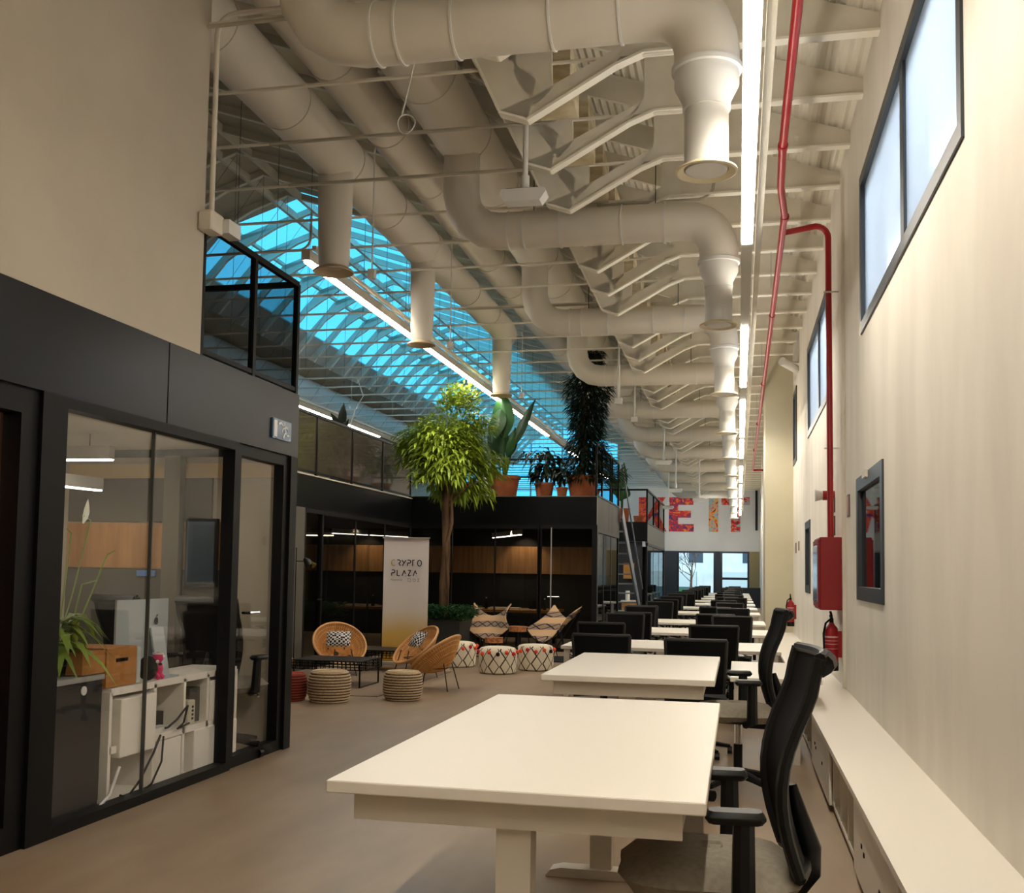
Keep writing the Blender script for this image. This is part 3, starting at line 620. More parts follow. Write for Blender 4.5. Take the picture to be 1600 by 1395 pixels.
for k, (pts, r_, col, lab) in enumerate(((((-3.04, 5.15, .32), (-3.0, 5.12, .33), (-2.995, 5.2, .36), (-3.0, 5.28, .40), (-3.01, 5.34, .42), (-3.01, 5.30, .33), (-3.0, 5.22, .31), (-3.01, 5.36, .32)), .006, black, 'black cable looped over the middle shelf of the cube shelf'),
    (((-3.0, 5.05, .30), (-2.995, 4.98, .22), (-2.995, 4.86, .1), (-2.995, 4.76, .04), (-2.995, 4.62, .03)), .006, black, 'black cable hanging in an arc from the cube shelf to the floor'),
    (((-3.0, 5.08, .29), (-2.995, 5.06, .16), (-2.995, 4.97, .06), (-2.99, 4.8, .02), (-2.99, 4.68, .06)), .006, black, 'second black cable hanging lower from the cube shelf'),
    (((-3.0, 4.68, .2), (-2.995, 4.60, .08), (-2.99, 4.46, .02), (-2.99, 4.16, .012)), .008, duct_w, 'white cable lying along the sill behind the glass'))):
    tag(MB().tube(pts, r_, 6).build('cable', col, smooth=True), lab, 'cable')
# potted plant in the room
def leafy(t, c, n, l, w, m, spread, hgt, up_=.9, droop=.9, name='foliage'):
    mb = MB()
    for k in range(n):
        a = random.uniform(0, 2*PI); e = random.uniform(.2, up_); d = (math.cos(a), math.sin(a), e)
        p = (c[0]+random.uniform(-1, 1)*spread, c[1]+random.uniform(-1, 1)*spread, c[2]+random.uniform(0, hgt))
        mb.leaf(p, d, (0, 0, 1), l*random.uniform(.6, 1.1), w*random.uniform(.7, 1.1), droop, 3)
    return mb.build(name, m, t, True, True)
t = thing('potted_plant', 'leafy green houseplant with a white flower on the black cabinet behind glass', 'plant', (-3.2, 4.42, .67))
MB().lathe([(.06, 0), (.075, .13), (.07, .13), (.06, .11)], (-3.2, 4.42, .667), 16).build('pot', black, t, True, True)
leafy(t, (-3.2, 4.42, .78), 60, .30, .05, leaf_room, .06, .16)
mb = MB()
for (y, z, yy) in ((4.45, 1.35, 4.40), (4.60, 1.42, 4.52), (4.32, 1.2, 4.2), (4.75, 1.25, 4.8), (4.55, 1.1, 4.66)): mb.tube([(-3.2, 4.42, .78), (-3.18, (4.42+y)/2, z*.75), (-3.16, y, z), (-3.15, yy, z+.02)], .004, 5)
mb.build('stem', leaf_room, t, True, True)
mb = MB().leaf((-3.15, 4.52, 1.40), (0, .3, 1), (1, 0, 0), .13, .05, 0, 3); mb.build('flower', mat('petal', (214, 216, 200), .7), t, True, True)
# interior desk + chairs are placed after the chair builder
# ---- near box railing
def railing(name_lab, pts, z0, z1, panel, posts, pw=.035, cat='railing'):
    """pts: world XY corners; posts: list of XY"""
    t = thing('railing', name_lab, cat, (pts[0][0], pts[0][1], z0))
    mb = MB()
    for a, b in zip(pts, pts[1:]):
        mb.bar((a[0], a[1], z1), (b[0], b[1], z1), pw, pw); mb.bar((a[0], a[1], z0+.03), (b[0], b[1], z0+.03), pw*.8, pw*.8)
    mb.build('rail', frame_dark, t, False, True)
    for p in posts: bx(p[0]-pw/2, p[1]-pw/2, z0, p[0]+pw/2, p[1]+pw/2, z1).build('post', frame_dark, t, False, True)
    for a, b in zip(pts, pts[1:]):
        if panel: MB().bar((a[0], a[1], (z0+z1)/2), (b[0], b[1], (z0+z1)/2), .006, z1-z0-.04).build('infill_panel', panel, t, False, True)
    return t
railing('black mesh railing on top of the near glass room, beside the white upper wall', [(XL-.02, 5.2), (XL-.02, 6.5), (-5.0, 6.5)], 2.375, 3.13, mesh_rail, [(XL-.02, 5.22), (XL-.02, 5.86), (XL-.02, 6.5), (-4.0, 6.5)])
# exit sign
t = thing('exit_sign', 'small blue and white emergency exit sign with running figure on the black fascia', 'sign', (XL, 6.2, 2.05))
ys, z0, z1 = 6.12, 2.03, 2.16; y1_ = 6.40
bx(XL, ys, z0, XL+.012, y1_, z1).build('sign_plate', mat('sign_blue', (60, 96, 128), .25), t, False, True)
g = mat('sign_white', (216, 218, 216), .3); mb = MB(); X_ = XL+.014
mb.box(X_-.002, ys+.015, z0+.012, X_+.001, ys+.06, z1-.012)
def st(pts, w):
    for a, b in zip(pts, pts[1:]): mb.bar((X_, ys+a[0], z0+a[1]), (X_, ys+b[0], z0+b[1]), w, .003, upv=(1, 0, 0))
st([(.17, .085), (.19, .055), (.165, .035), (.155, .012)], .014); st([(.19, .055), (.21, .035), (.24, .04)], .012); st([(.17, .085), (.14, .07), (.13, .05)], .009); st([(.172, .088), (.21, .085), (.225, .065)], .009)
mb.ball((X_, ys+.165, z0+.105), .010, 8, (.2, 1, 1)); st([(.08, .10), (.12, .11), (.15, .09)], .014)
mb.build('pictogram', g, t, False, True)
# =============================================================== LEFT UPPER FLOOR (block two)
XB, YB = -4.97, 15.4
t = thing('mezzanine_fascia', 'black steel fascia of the L shaped upper floor behind the lounge', 'fascia', (XB, YB, 1.9))
bx(XB-.06, 6.54, 1.905, XB, YB, 2.29).build('fascia_panel', black_steel, t, False, True); bx(XB-.06, YB, 1.905, -2.07, YB+.06, 2.33).build('fascia_panel', black_steel, t, False, True)
for a, b in ((YB+.06, 16.9), (16.91, 18.4)): bx(-2.13, a, 1.86, -2.07, b, 2.33).build('fascia_panel', noisy('grey_steel', (34, 33, 32), (58, 56, 53), (1, 1, .5), rough=.5, nscale=2, spec=.12), t, False, True)
bx(XB-.07, 6.54, 2.29, XB+.01, YB, 2.305).build('edge_strip', mat('edge_light', (200, 190, 170), .5), t, False, True); bx(XB, YB-.01, 2.325, -2.07, YB+.07, 2.338).build('edge_strip', mat('edge_mid', (110, 108, 100), .5), t, False, True)
struct('floor_upper', bx(-11.79, 6.55, 2.2, XB-.065, 24.2, 2.289), black_steel); struct('floor_upper', bx(XB-.06, YB+.065, 2.2, -2.135, 18.38, 2.32), black_steel)
railing('smoked glass balustrade along the left upper floor above the lounge', [(XB, 6.6), (XB, YB-.05)], 2.305, 3.03, glass_rail, [(XB, y) for y in (6.6, 7.9, 9.2, 10.5, 11.63, 12.8, 14.0, 15.3)], .03)
railing('dark mesh balustrade at the right end of the upper floor by the stairs', [(-2.09, YB+.05), (-2.09, 18.4)], 2.33, 3.13, mesh_rail, [(-2.09, y) for y in (YB+.05, 16.1, 17.2, 18.4)], .03)
t = railing('black tube railing behind the terracotta pots', [(-4.4, 18.35), (-2.2, 18.35)], 2.33, 3.22, None, [(-4.4, 18.35), (-3.15, 18.35), (-2.2, 18.35)], .035); MB().bar((-3.9, 18.35, 2.9), (-2.2, 18.35, 2.9), .03).build('rail', frame_dark, t, False, True)
# glazing below block two
def room_front(name, n, a, b, z1, dz=1.0, hand=None, mat_=glass_dark):
    """a->b along one axis, n panes"""
    w = bpy.data.objects.new(name, None); C.objects.link(w); w['kind'] = 'structure'; w.location = (a[0], a[1], 0)
    mb = MB(); A = Vector((a[0], a[1], 0)); B = Vector((b[0], b[1], 0)); up_ = Vector((0, 0, 1))
    for z in (.03, z1-.03): mb.bar(A+up_*z, B+up_*z, .06, .06)
    for k in range(n+1): p = A+(B-A)*k/n; mb.bar(p, p+up_*z1, .04 if k in (0, n) else .016, .05)
    mb.build('window_frame', black, w, False, True)
    MB().bar(A+up_*z1/2, B+up_*z1/2, .008, z1-.1).build('pane', mat_, w, False, True); return w
room_front('window_lounge_1', 3, (XB-.03, 11.9), (XB-.03, YB), 1.905)
room_front('window_lounge_2', 3, (XB-.03, YB+.03), (-2.95, YB+.03), 1.905)
d_ = room_front('door_lounge', 1, (-2.93, YB+.03), (-2.10, YB+.03), 1.905)
MB().tube([(-2.80, YB-.03, .82), (-2.62, YB-.03, .82)], .009, 8).build('door_handle', chrome, d_, True, True); bx(-2.76, YB-.04, .45, -2.745, YB-.02, 1.86).build('pull_bar', alu, d_, False, True)
room_front('window_side_1', 3, (-2.1, YB+.03), (-2.1, 18.4), 1.86)
struct('wall_corner_post', bx(-2.14, YB-.01, 0, -2.06, YB+.1, 1.905), black)
struct('wall_lounge_left', bx(-5.02, 6.54, 0, XB, 11.35, 1.905), noisy('grey_panel', (92, 88, 78), (86, 82, 72), nscale=1))
t = thing('air_vent', 'small louvred air vent high on the grey wall behind the floor lamp', 'vent', (XB, 10.9, 1.6)); mb = MB()
for k in range(9): mb.box(XB, 10.75, 1.60+k*.022, XB+.008, 11.05, 1.611+k*.022)
mb.build('louvres', mat('vent_brown', (66, 44, 32), .6), t, False, True)
d_ = bpy.data.objects.new('door_lounge_left', None); C.objects.link(d_); d_['kind'] = 'structure'; d_.location = (XB, 11.6, 0)
mb = MB(); frame_rect(mb, XB, 11.35, 11.92, 0, 1.9, .05, .06); mb.build('door_frame', black, d_, False, True); bx(XB-.035, 11.4, .05, XB-.025, 11.87, 1.85).build('pane', glass_dark, d_, False, True)
MB().tube([(XB+.03, 11.70, .82), (XB+.03, 11.84, .82)], .010, 8).build('door_handle', chrome, d_, True, True)
# interiors
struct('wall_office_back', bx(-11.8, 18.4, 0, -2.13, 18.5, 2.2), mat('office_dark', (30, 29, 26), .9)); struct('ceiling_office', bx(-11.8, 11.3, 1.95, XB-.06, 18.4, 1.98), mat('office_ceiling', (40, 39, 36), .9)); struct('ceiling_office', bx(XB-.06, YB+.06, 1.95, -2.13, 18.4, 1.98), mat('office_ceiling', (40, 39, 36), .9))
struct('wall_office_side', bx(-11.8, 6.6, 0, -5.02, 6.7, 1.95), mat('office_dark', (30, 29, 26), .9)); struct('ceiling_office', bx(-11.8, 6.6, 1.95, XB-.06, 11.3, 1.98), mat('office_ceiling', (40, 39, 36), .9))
for a, b, l in ((-5.9, -2.2, 'long oak wall panel behind the meeting table, lit from above'), (-9.6, -6.0, 'oak wall panel behind the white banner')):
    tag(bx(a, 18.365, 1.15, b, 18.395, 1.64).build('wood_panel', wood_band), l, 'wall panel')
def spot(name, loc, tgt, power, size=1.0, blend=.6, col=(1, .8, .55), rad=.05):
    l = bpy.data.lights.new(name, 'SPOT'); l.energy = power; l.spot_size = size; l.spot_blend = blend; l.color = col; l.shadow_soft_size = rad
    o = bpy.data.objects.new(name, l); C.objects.link(o); o.location = loc
    o.rotation_euler = (Vector(tgt)-Vector(loc)).to_track_quat('-Z', 'Y').to_euler(); return o
spot('downlight_meeting', (-3.75, 18.1, 1.93), (-3.75, 18.36, 1.2), 9, 1.7); spot('downlight_office', (-6.75, 18.1, 1.93), (-6.75, 18.36, 1.2), 9, 1.7)
spot('table_fill_spot', (-3.7, 16.6, 1.9), (-3.7, 16.6, 0), 10, 1.5); spot('tree_spot', (-2.6, 11.6, 4.2), (-3.85, 13.7, 2.6), 85, .65, .7, (1, .93, .72))  # the spot over the table is added fill for its top
spot('back_wall_fill', (-.9, 35.6, 3.1), (-1.0, 40, 3.2), 85, 1.3, .9, (1, .96, .9)); spot('back_wall_fill', (-3.4, 35.6, 3.3), (-3.2, 40, 3.4), 50, 1.3, .9, (1, .96, .9))  # unseen spots added to brighten the back wall
pendant(-4.25, 17.9, -3.4, 16.2, 1.78, 'grey pendant strip above the meeting table', 1.95); pendant(-8.2, 15.5, -6.3, 15.5, 1.72, 'slim pendant strip in the dark office left of the banner', 1.95, .04)
# meeting table with bottles and papers
t = thing('meeting_table', 'wooden meeting table behind the glass, between the two butterfly chairs', 'table', (-3.6, 16.7, 0))
bx(-4.45, 16.2, .535, -2.85, 17.2, .575).build('tabletop', wood_top, t, False, True)
for x in (-4.3, -3.0):
    for y in (16.3, 17.1): bx(x-.025, y-.025, 0, x+.025, y+.025, .535).build('leg', black, t, False, True)
for x, l in ((-4.02, 'dark glass bottle on the left half of the meeting table'), (-3.05, 'dark glass bottle on the right half of the meeting table')):
    t = thing('bottle', l, 'bottle', (x, 16.5, .575)); MB().lathe([(.028, 0), (.03, .01), (.03, .10), (.012, .14), (.011, .17)], (x, 16.5, .575), 14).build('bottle_body', mat('bottle_dark', (24, 30, 30), .1), t, True, True); MB().lathe([(.012, .17), (.012, .19)], (x, 16.5, .575), 10).build('cap', alu, t, True, True)
for k, (x, y, a, b, l) in enumerate(((-4.25, 16.5, .3, .12, 'white papers at the left end of the meeting table'), (-3.75, 16.7, .5, .2, 'stack of white papers in the middle of the meeting table'), (-3.3, 16.35, .22, .1, 'small white papers beside the right bottle'))): tag(bx(x-a/2, y-b/2, .576, x+a/2, y+b/2, .60 if k == 1 else .585).build('papers', white_desk), l, 'papers')
tag(bx(-3.38, 16.85, .576, -3.16, 16.87, .71).build('laptop_screen', black), 'dark laptop screen standing at the back of the meeting table', 'laptop')
# =============================================================== STAIRS + BLOCK THREE
t = thing('staircase', 'blue grey steel staircase coming down from the upper floor beside the dark glass rooms', 'stairs', (-2.0, 20.4, 0))
st_m = mat('stair_steel', (96, 104, 118), .35)
for x in (-2.02, -2.75): MB().bar((x, 18.35, 2.25), (x, 22.6, .05), .03, .22).build('stringer', st_m, t, False, True)
for k in range(11): z = 2.13-k*.195; y = 18.55+k*.385; bx(-2.73, y-.12, z, -2.0, y+.14, z+.025).build('tread', mat('tread', (150, 152, 156), .5), t, False, True)
MB().bar((-2.02, 18.3, 3.1), (-2.02, 22.5, .85), .025).build('handrail', st_m, t, False, True)
t = thing('mezzanine_fascia', 'black steel fascia of the farthest upper floor with small terracotta pots', 'fascia', (-2.07, 24.3, 1.9))
bx(-11.79, 24.25, 1.93, -2.07, 24.3, 2.36).build('fascia_panel', black_steel, t, False, True); bx(-2.13, 24.3, 1.9, -2.07, 30, 2.34).build('fascia_panel', mat('fascia_pale', (90, 89, 86), .5, spec=.15), t, False, True); struct('floor_upper', bx(-11.79, 24.31, 2.25, -2.135, 30, 2.33), black_steel)
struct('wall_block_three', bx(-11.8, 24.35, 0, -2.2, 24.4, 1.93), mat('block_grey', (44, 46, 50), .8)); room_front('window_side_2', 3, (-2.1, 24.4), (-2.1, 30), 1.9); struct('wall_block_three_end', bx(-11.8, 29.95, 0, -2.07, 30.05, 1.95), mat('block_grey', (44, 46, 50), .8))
railing('black railing of the farthest upper floor, above the wooden boxes', [(-3.6, 24.3), (-2.09, 24.3), (-2.09, 29.9)], 2.34, 3.14, None, [(-2.09, 24.3), (-2.09, 26.2), (-2.09, 28), (-2.09, 29.9), (-3.6, 24.3)], .04); 
tag(bx(-2.10, 24.34, 2.4, -2.08, 29.9, 3.1).build('railing_mesh', mesh_rail), 'dark mesh infill standing along the farthest upper floor edge', 'railing')
tag(bx(-2.62, 24.2, 1.06, -2.38, 24.34, 1.42).build('wooden_box', wood_top), 'orange wooden box mounted on the grey wall behind the stairs', 'box')
t = thing('counter', 'narrow wooden counter with a white top below the mounted wooden box', 'counter', (-2.45, 24, 0)); bx(-2.62, 23.9, 0, -2.3, 24.2, .52).build('body', wood_top, t, False, True); bx(-2.64, 23.88, .52, -2.28, 24.22, .56).build('top', white_desk, t, False, True)
tag(MB().lathe([(.05, 0), (.05, .22)], (-2.5, 24.05, .56), 14).build('paper_roll', white_desk, smooth=True), 'white paper roll standing on the narrow wooden counter', 'paper roll')
# =============================================================== BACK: windows, letters
def bw(i, x0, x1, z0, z1, bar=None):
    w = bpy.data.objects.new('window_back_%d' % i, None); C.objects.link(w); w['kind'] = 'structure'; w.location = (x0, 40, 0); mb = MB(); fwd = .07
    mb.box(x0, 39.95, z0, x0+fwd, 40.1, z1); mb.box(x1-fwd, 39.95, z0, x1, 40.1, z1); mb.box(x0+fwd, 39.95, z1-fwd, x1-fwd, 40.1, z1); mb.box(x0+fwd, 39.95, z0, x1-fwd, 40.1, z0+fwd)
    if bar: mb.box(x0+fwd, 39.95, bar, x1-fwd, 40.1, bar+.09)
    mb.build('window_frame', mat('navy_frame', (16, 20, 44), .4), w, False, True); bx(x0+fwd, 40.0, z0+fwd, x1-fwd, 40.01, z1-fwd).build('pane', glass_sky, w, False, True)
bw(1, -2.28, -.85, 0, 2.05); bw(2, -.66, .40, 0, 2.05, .98); bw(3, -3.2, -2.92, 0, 2.05)
struct('wall_back_pier', bx(-2.92, 39.9, 0, -2.28, 40.1, 2.05), mat('pier_grey', (56, 60, 68), .8)); struct('wall_back_pier', bx(-.85, 39.9, 0, -.66, 40.1, 2.05), mat('pier_grey', (56, 60, 68), .8)); struct('wall_back_pier', bx(.40, 39.9, 0, XR, 40.1, 2.05), mat('pier_beige', (150, 134, 96), .8))
tag(bx(-.45, 38.2, 0, XR, 38.3, .72).build('partition', mat('navy_panel', (24, 28, 36), .7)), 'low dark partition screen before the far right window', 'partition')
# street outside
street = bx(-16, 40.3, -.3, 14, 60, -.2).build('street_ground', mat('asphalt', (120, 120, 120), .9)); street['kind'] = 'structure'; street.name = 'floor_street'
t = thing('building', 'pale apartment building with balconies seen through the far windows', 'building', (-2, 52, -.2))
fac = noisy('facade', (236, 232, 222), (220, 216, 208), nscale=2)
bx(-14, 52, -.2, 10, 54, 3.1).build('facade', fac, t, False, True)
for z in (.55,):
    for k in range(2): bx(-10+k*9, 51.2, z, -2+k*9, 52, z+.75).build('balcony', mat('balcony', (206, 204, 190), .8), t, False, True)
for z in (1.75,):
    for x in (-7.5, -5, -2.4, .2, 2.4): bx(x, 51.95, z, x+.7, 52, z+1.0).build('window', mat('far_window', (70, 76, 82), .3), t, False, True)
t = thing('street_tree', 'bare branched street tree outside the far left window', 'tree', (-2.1, 47, -.2))
mb = MB().tube([(-2.1, 47, -.2), (-2.05, 47, 1.0), (-2.0, 47, 1.8)], [.07, .05, .02], 8); random.seed(3)
def twig(p, d, l, r, dep):
    q = p+d*l; mb.tube([p, q], [r, r*.6], 5)
    if dep:
        for _ in range(3): twig(q, (d+Vector((random.uniform(-.8, .8), random.uniform(-.4, .4), random.uniform(-.2, .7)))).normalized(), l*.68, r*.6, dep-1)
for k in range(9): twig(Vector((-2.05, 47, .8+.1*k)), Vector((random.uniform(-1, 1), random.uniform(-.5, .5), random.uniform(.2, 1))).normalized(), .55, .02, 3)
mb.build('trunk', bark, t, False, True)
tag(MB().ball((-2.6, 46, .3), .35, 10, (1.4, 1, .8)).build('hedge', leaf_mid), 'low green hedge outside the far windows', 'hedge')
spot('street_daylight', (-2, 41.2, 7.5), (-2, 52, 1.5), 2600, 1.9, .5, (.88, .95, 1), .6)
# letters
def letter(poly_list, label, m):
    mb = MB()
    for p in poly_list: mb.prism(p, lambda a, b: (a, 39.985, b), (0, .02, 0))
    return tag(mb.build('wall_letter', m), label, 'letter')
zb, zt = 2.79, 4.1; h = zt-zb
def rc(a, b, c, d): return [(a, c), (b, c), (b, d), (a, d)]
aR, aB, aO, aY, aT = (196, 36, 36), (40, 50, 110), (226, 92, 36), (220, 160, 50), (130, 176, 180)
xE = -2.60
letter([rc(xE, xE+.35, zb, zt), rc(xE+.35, xE+.92, zt-.29, zt), rc(xE+.35, xE+.83, zb+.53, zb+.80), rc(xE+.35, xE+.94, zb, zb+.29)], 'large painted letter E in red and blue graffiti on the back wall', art_mat('art_e', [aB, aR, aB, aR, aO, aY], 1.3))
letter([rc(-1.10, -.75, zb, zt)], 'large painted letter I with orange and teal graffiti on the back wall', art_mat('art_i', [(90, 20, 40), aO, aY, aT, aO, (60, 30, 60)], 4.1))
letter([rc(-.28, .07, zb, zt), rc(-.63, -.28, zt-.29, zt), rc(.07, .42, zt-.29, zt)], 'large painted letter T in red graffiti on the back wall', art_mat('art_t', [(120, 20, 40), aR, aO, aT, aR], 7.7))
xK = -3.75
letter([rc(xK, xK+.35, zb, zt), [(xK+.35, zb+.62), (xK+.72, zt), (xK+1.02, zt), (xK+.68, zb+.76), (xK+.35, zb+.40)], [(xK+.52, zb+.66), (xK+.70, zb+.78), (xK+1.06, zb), (xK+.70, zb)]], 'painted letter K half hidden behind the farthest upper floor', art_mat('art_k', [aB, aR, aO, aR], 9.2))
tag(bx(.62, 39.93, 2.85, .70, 39.99, 4.6).build('wall_slot', black), 'tall narrow black strip right of the painted letters', 'wall strip')
# =============================================================== RED PIPE, CABINET, EXTINGUISHERS
t = thing('sprinkler_pipe', 'red fire pipe running under the roof and down the right wall to the hose cabinet', 'pipe', (.3, 8.3, 3.9))
MB().tube([(.27, -1.5, 3.9), (.27, 6.6, 3.9), (.285, 7.3, 3.9), (.335, 7.9, 3.9), (.345, 13.0, 3.9), (.36, 27.5, 3.9), (.72, 27.5, 3.9)], .026, 12).build('main_pipe', red, t, True, True)
MB().tube([(.35, 8.5, 3.96), (.60, 8.5, 4.0)]+arc((.60, 8.5, 3.9), (0, 0, 1), (1, 0, 0), .1, 0, PI/2, 5)+[(.70, 8.5, 3.5), (.70, 8.38, 1.45)], .024, 12).build('branch_pipe', red, t, True, True)
mb = MB()
for y in (1.5, 4.5, 6.6, 7.95, 11, 15, 19, 23): mb.tube([(.27 if y < 7 else .34, y-.03, 3.9), (.27 if y < 7 else .34, y+.03, 3.9)], .032, 12)
mb.build('pipe_coupling', red, t, True, True)
mb = MB()
for z in (3.45, 2.2, 1.2): mb.bar((.66, 8.46, z), (XR, 8.46, z), .012, .012)
for y in (2, 6, 10, 14, 18, 22): mb.tube([(.3, y, 3.92), (.3, y, 4.4)], .004, 4)
mb.build('pipe_clip', alu, t, False, True)
t = thing('fire_hose_cabinet', 'dark red fire hose cabinet on the right wall with a glazed door', 'fire cabinet', (XR, 8.4, .93))
MB().rbox(.60, 8.15, .94, XR, 8.72, 1.49, .008).build('cabinet_body', red_dark, t, False, True)
bx(.59, 8.17, .96, .60, 8.70, 1.47).build('door', red_dark, t, False, True); bx(.585, 8.22, 1.0, .591, 8.66, 1.43).build('door_glass', mat('cab_glass', (150, 160, 190), .1), t, False, True)
def extinguisher(x, y, z, label, s=1.0):
    t = thing('fire_extinguisher', label, 'fire extinguisher', (x, y, z))
    MB().lathe([(.05*s, .0), (.052*s, .005), (.052*s, .06*s)], (x, y, z), 20).build('base_ring', black, t, True, True)
    MB().lathe([(.051*s, .06*s), (.051*s, .29*s), (.045*s, .325*s), (.022*s, .35*s), (.018*s, .365*s)], (x, y, z), 20).build('cylinder', red, t, True, True)
    mb = MB().lathe([(.016*s, .365*s), (.016*s, .395*s)], (x, y, z), 12); mb.bar((x, y-.02*s, z+.40*s), (x, y+.09*s, z+.415*s), .02*s, .012); mb.bar((x, y-.01, z+.415*s), (x, y+.09*s, z+.445*s), .018*s, .008); mb.build('valve_handle', black, t, False, True)
    MB().tube([(x-.015, y-.01, z+.385*s), (x-.045*s, y-.03, z+.36*s), (x-.06*s, y-.02, z+.28*s), (x-.055*s, y-.02, z+.1*s)], .008*s, 8).build('hose', black, t, True, True)
    mb = MB()
    for k, (a, b) in enumerate(((.25, .262), (.225, .229), (.2, .204), (.165, .168))): mb.lathe([(.0515*s, a*s), (.0515*s, b*s)], (x, y, z), 20)
    mb.build('label_lines', mat('label_white', (214, 190, 190), .6), t, False, True)
    bx(x+.04, y-.02, z+.1*s, XR, y+.02, z+.3*s).build('bracket', red, t, False, True); return t
extinguisher(.70, 8.35, .475, 'near red fire extinguisher hanging under the red hose cabinet')
extinguisher(.70, 14.75, .50, 'far red fire extinguisher on the wall before the cream pilaster', .98)
t = thing('cable_trunking', 'cream vertical trunking on the right wall beside the red pipe', 'trunking', (XR, 8.05, .4)); bx(XR-.022, 8.0, .38, XR, 8.06, 4.2).build('trunking_cover', offwhite, t, False, True)
for (y, z, hh, l) in ((7.75, 1.62, .16, 'small framed sign on the wall just right of the red pipe'), (8.9, 1.72, .12, 'small pale sign high beside the red pipe'), (8.9, 1.53, .16, 'small dark sign left of the red pipe above the hose cabinet'), (14.0, 1.52, .12, 'small grey sign left of the far low window'), (14.7, 1.50, .14, 'small pale sign beside the cream pilaster')):
    t = thing('wall_sign', l, 'sign', (XR, y, z)); bx(XR-.01, y-.06, z, XR, y+.06, z+hh).build('sign_frame', mat('sign_frame', (110, 92, 84), .5), t, False, True); bx(XR-.013, y-.045, z+.015, XR-.01, y+.045, z+hh-.015).build('sign_face', mat('sign_face', (196, 150, 140), .5), t, False, True)
t = thing('alarm_sounder', 'red alarm sounder with a pale beacon above the hose cabinet', 'alarm', (XR, 8.9, 1.83)); MB().tube([(XR, 8.9, 1.86), (.68, 8.9, 1.86)], .04, 16).build('sounder_body', red, t, True, True); MB().tube([(.68, 8.9, 1.86), (.62, 8.9, 1.86)], [.035, .05], 16).build('beacon', duct_w, t, True, True)
t = thing('security_camera', 'white security camera on the right wall below the eaves', 'camera', (XR, 14.0, 3.95)); MB().tube([(XR, 14.0, 4.4), (.74, 14.0, 4.0)], .05, 10).build('riser', duct_w, t, True, True); MB().tube([(.74, 14.05, 3.92), (.55, 13.8, 3.98)], .055, 12).build('camera_body', duct_w, t, True, True)
# =============================================================== BENCH CABINETS on the right wall
mb = bx(.435, 1.0, .345, XR, 15.5, .37)
t = thing('bench_worktop', 'long white bench top running along the right wall above the low cabinets', 'worktop', (.6, 8, .345)); mb.build('worktop', white_desk, t, False, True)
def low_cab(y0, y1, doors, label, grp=None, fold=None):
    t = thing('low_cabinet', label, 'cabinet', (.6, (y0+y1)/2, 0), group=grp)
    mb = MB(); mb.box(.47, y0, .03, XR, y0+.018, .345); mb.box(.47, y1-.018, .03, XR, y1, .345); mb.box(.47, y0, .03, XR, y1, .05); mb.box(XR-.01, y0, .03, XR, y1, .345)
    if not doors:
        n = 3
        for k in range(1, n): y = y0+(y1-y0)*k/n; mb.box(.47, y-.009, .05, XR, y+.009, .345)
    mb.build('carcass', white_lam, t, False, True); bx(.5, y0, 0, XR, y1, .03).build('plinth', grey_edge, t, False, True)
    for (a, b) in doors:
        d = MB().rbox(.452, a, .035, .468, b, .335, .003).build('door', white_lam, t, False, True); q = MB()
        for yy, zz in ((b-.24*(b-a), .195), (b-.30*(b-a), .18), (b-.66*(b-a), .17)): q.box(.448, yy-.011, zz-.008, .4525, yy+.011, zz+.008)
        o = q.build('lock_hole', black, d, False); o.data.transform(Matrix.Translation((-t.location.x, -t.location.y, 0)))
    return t
low_cab(1.05, 2.30, [(1.07, 2.28)], 'nearest white low cabinet under the bench, at the bottom edge')
low_cab(2.33, 3.17, [], 'nearest open low shelf under the bench, before the first closed door')
low_cab(3.20, 4.43, [(3.22, 4.41)], 'white low cabinet with three lock holes behind the nearest office chair')
low_cab(4.46, 5.52, [], 'open white low shelf between two closed cabinets under the bench')
low_cab(5.55, 6.87, [(5.57, 6.85)], 'white low cabinet with lock holes beyond the open shelf')
lc = low_cab(6.9, 7.9, [], 'open low shelf under the bench beyond the closed cabinets', 'far bench shelves')
for k in range(1, 8): dup(lc, (.6, 7.4+1.03*k, 0))
# =============================================================== DESKS
def desk(x0, x1, y0, y1, zt, label, th=.03, grp=None, cable=False):
    t = thing('standing_desk', label, 'desk', ((x0+x1)/2, (y0+y1)/2, 0), group=grp)
    MB().rbox(x0, y0, zt-th, x1, y1, zt, .003).build('desktop', white_desk, t, False, True)
    f = MB(); a = .055
    f.box(x0+a, y0+.05, zt-th-.07, x1-a, y0+.07, zt-th); f.box(x0+a, y1-.07, zt-th-.07, x1-a, y1-.05, zt-th); f.box(x0+a, y0+.07, zt-th-.05, x0+a+.02, y1-.07, zt-th); f.box(x1-a-.02, y0+.07, zt-th-.05, x1-a, y1-.07, zt-th)
    f.build('desk_frame', white_metal, t, False, True); xc = (x0+x1)/2
    for y in (y0+.05, y1-.15):
        bx(xc-.045, y+.025, .03, xc+.04, y+.095, zt-th-.001).build('leg', white_metal, t, False, True)
        MB().prism([(-.22, 0), (-.20, .025), (-.16, .035), (.16, .035), (.20, .025), (.22, 0)], lambda p, q: (xc+p, y+.04, q), (0, .08, 0)).build('foot', white_metal, t, False, True)
    mb = MB().box(xc-.02, y0+.13, zt-th-.04, xc+.02, y1-.15, zt-th); mb.build('crossbeam', white_metal, t, False, True)
    if cable:
        bx(xc+.30, y1-.30, .10, xc+.40, y1-.22, zt-th).build('equipment_post', grey_edge, t, False, True)
    return t
desk(-.98, -.07, 2.405, 4.26, .685, 'large white height adjustable desk in the foreground', cable=True)
desk(-.965, -.11, 5.14, 6.63, .685, 'white height adjustable desk just behind the foreground desk')
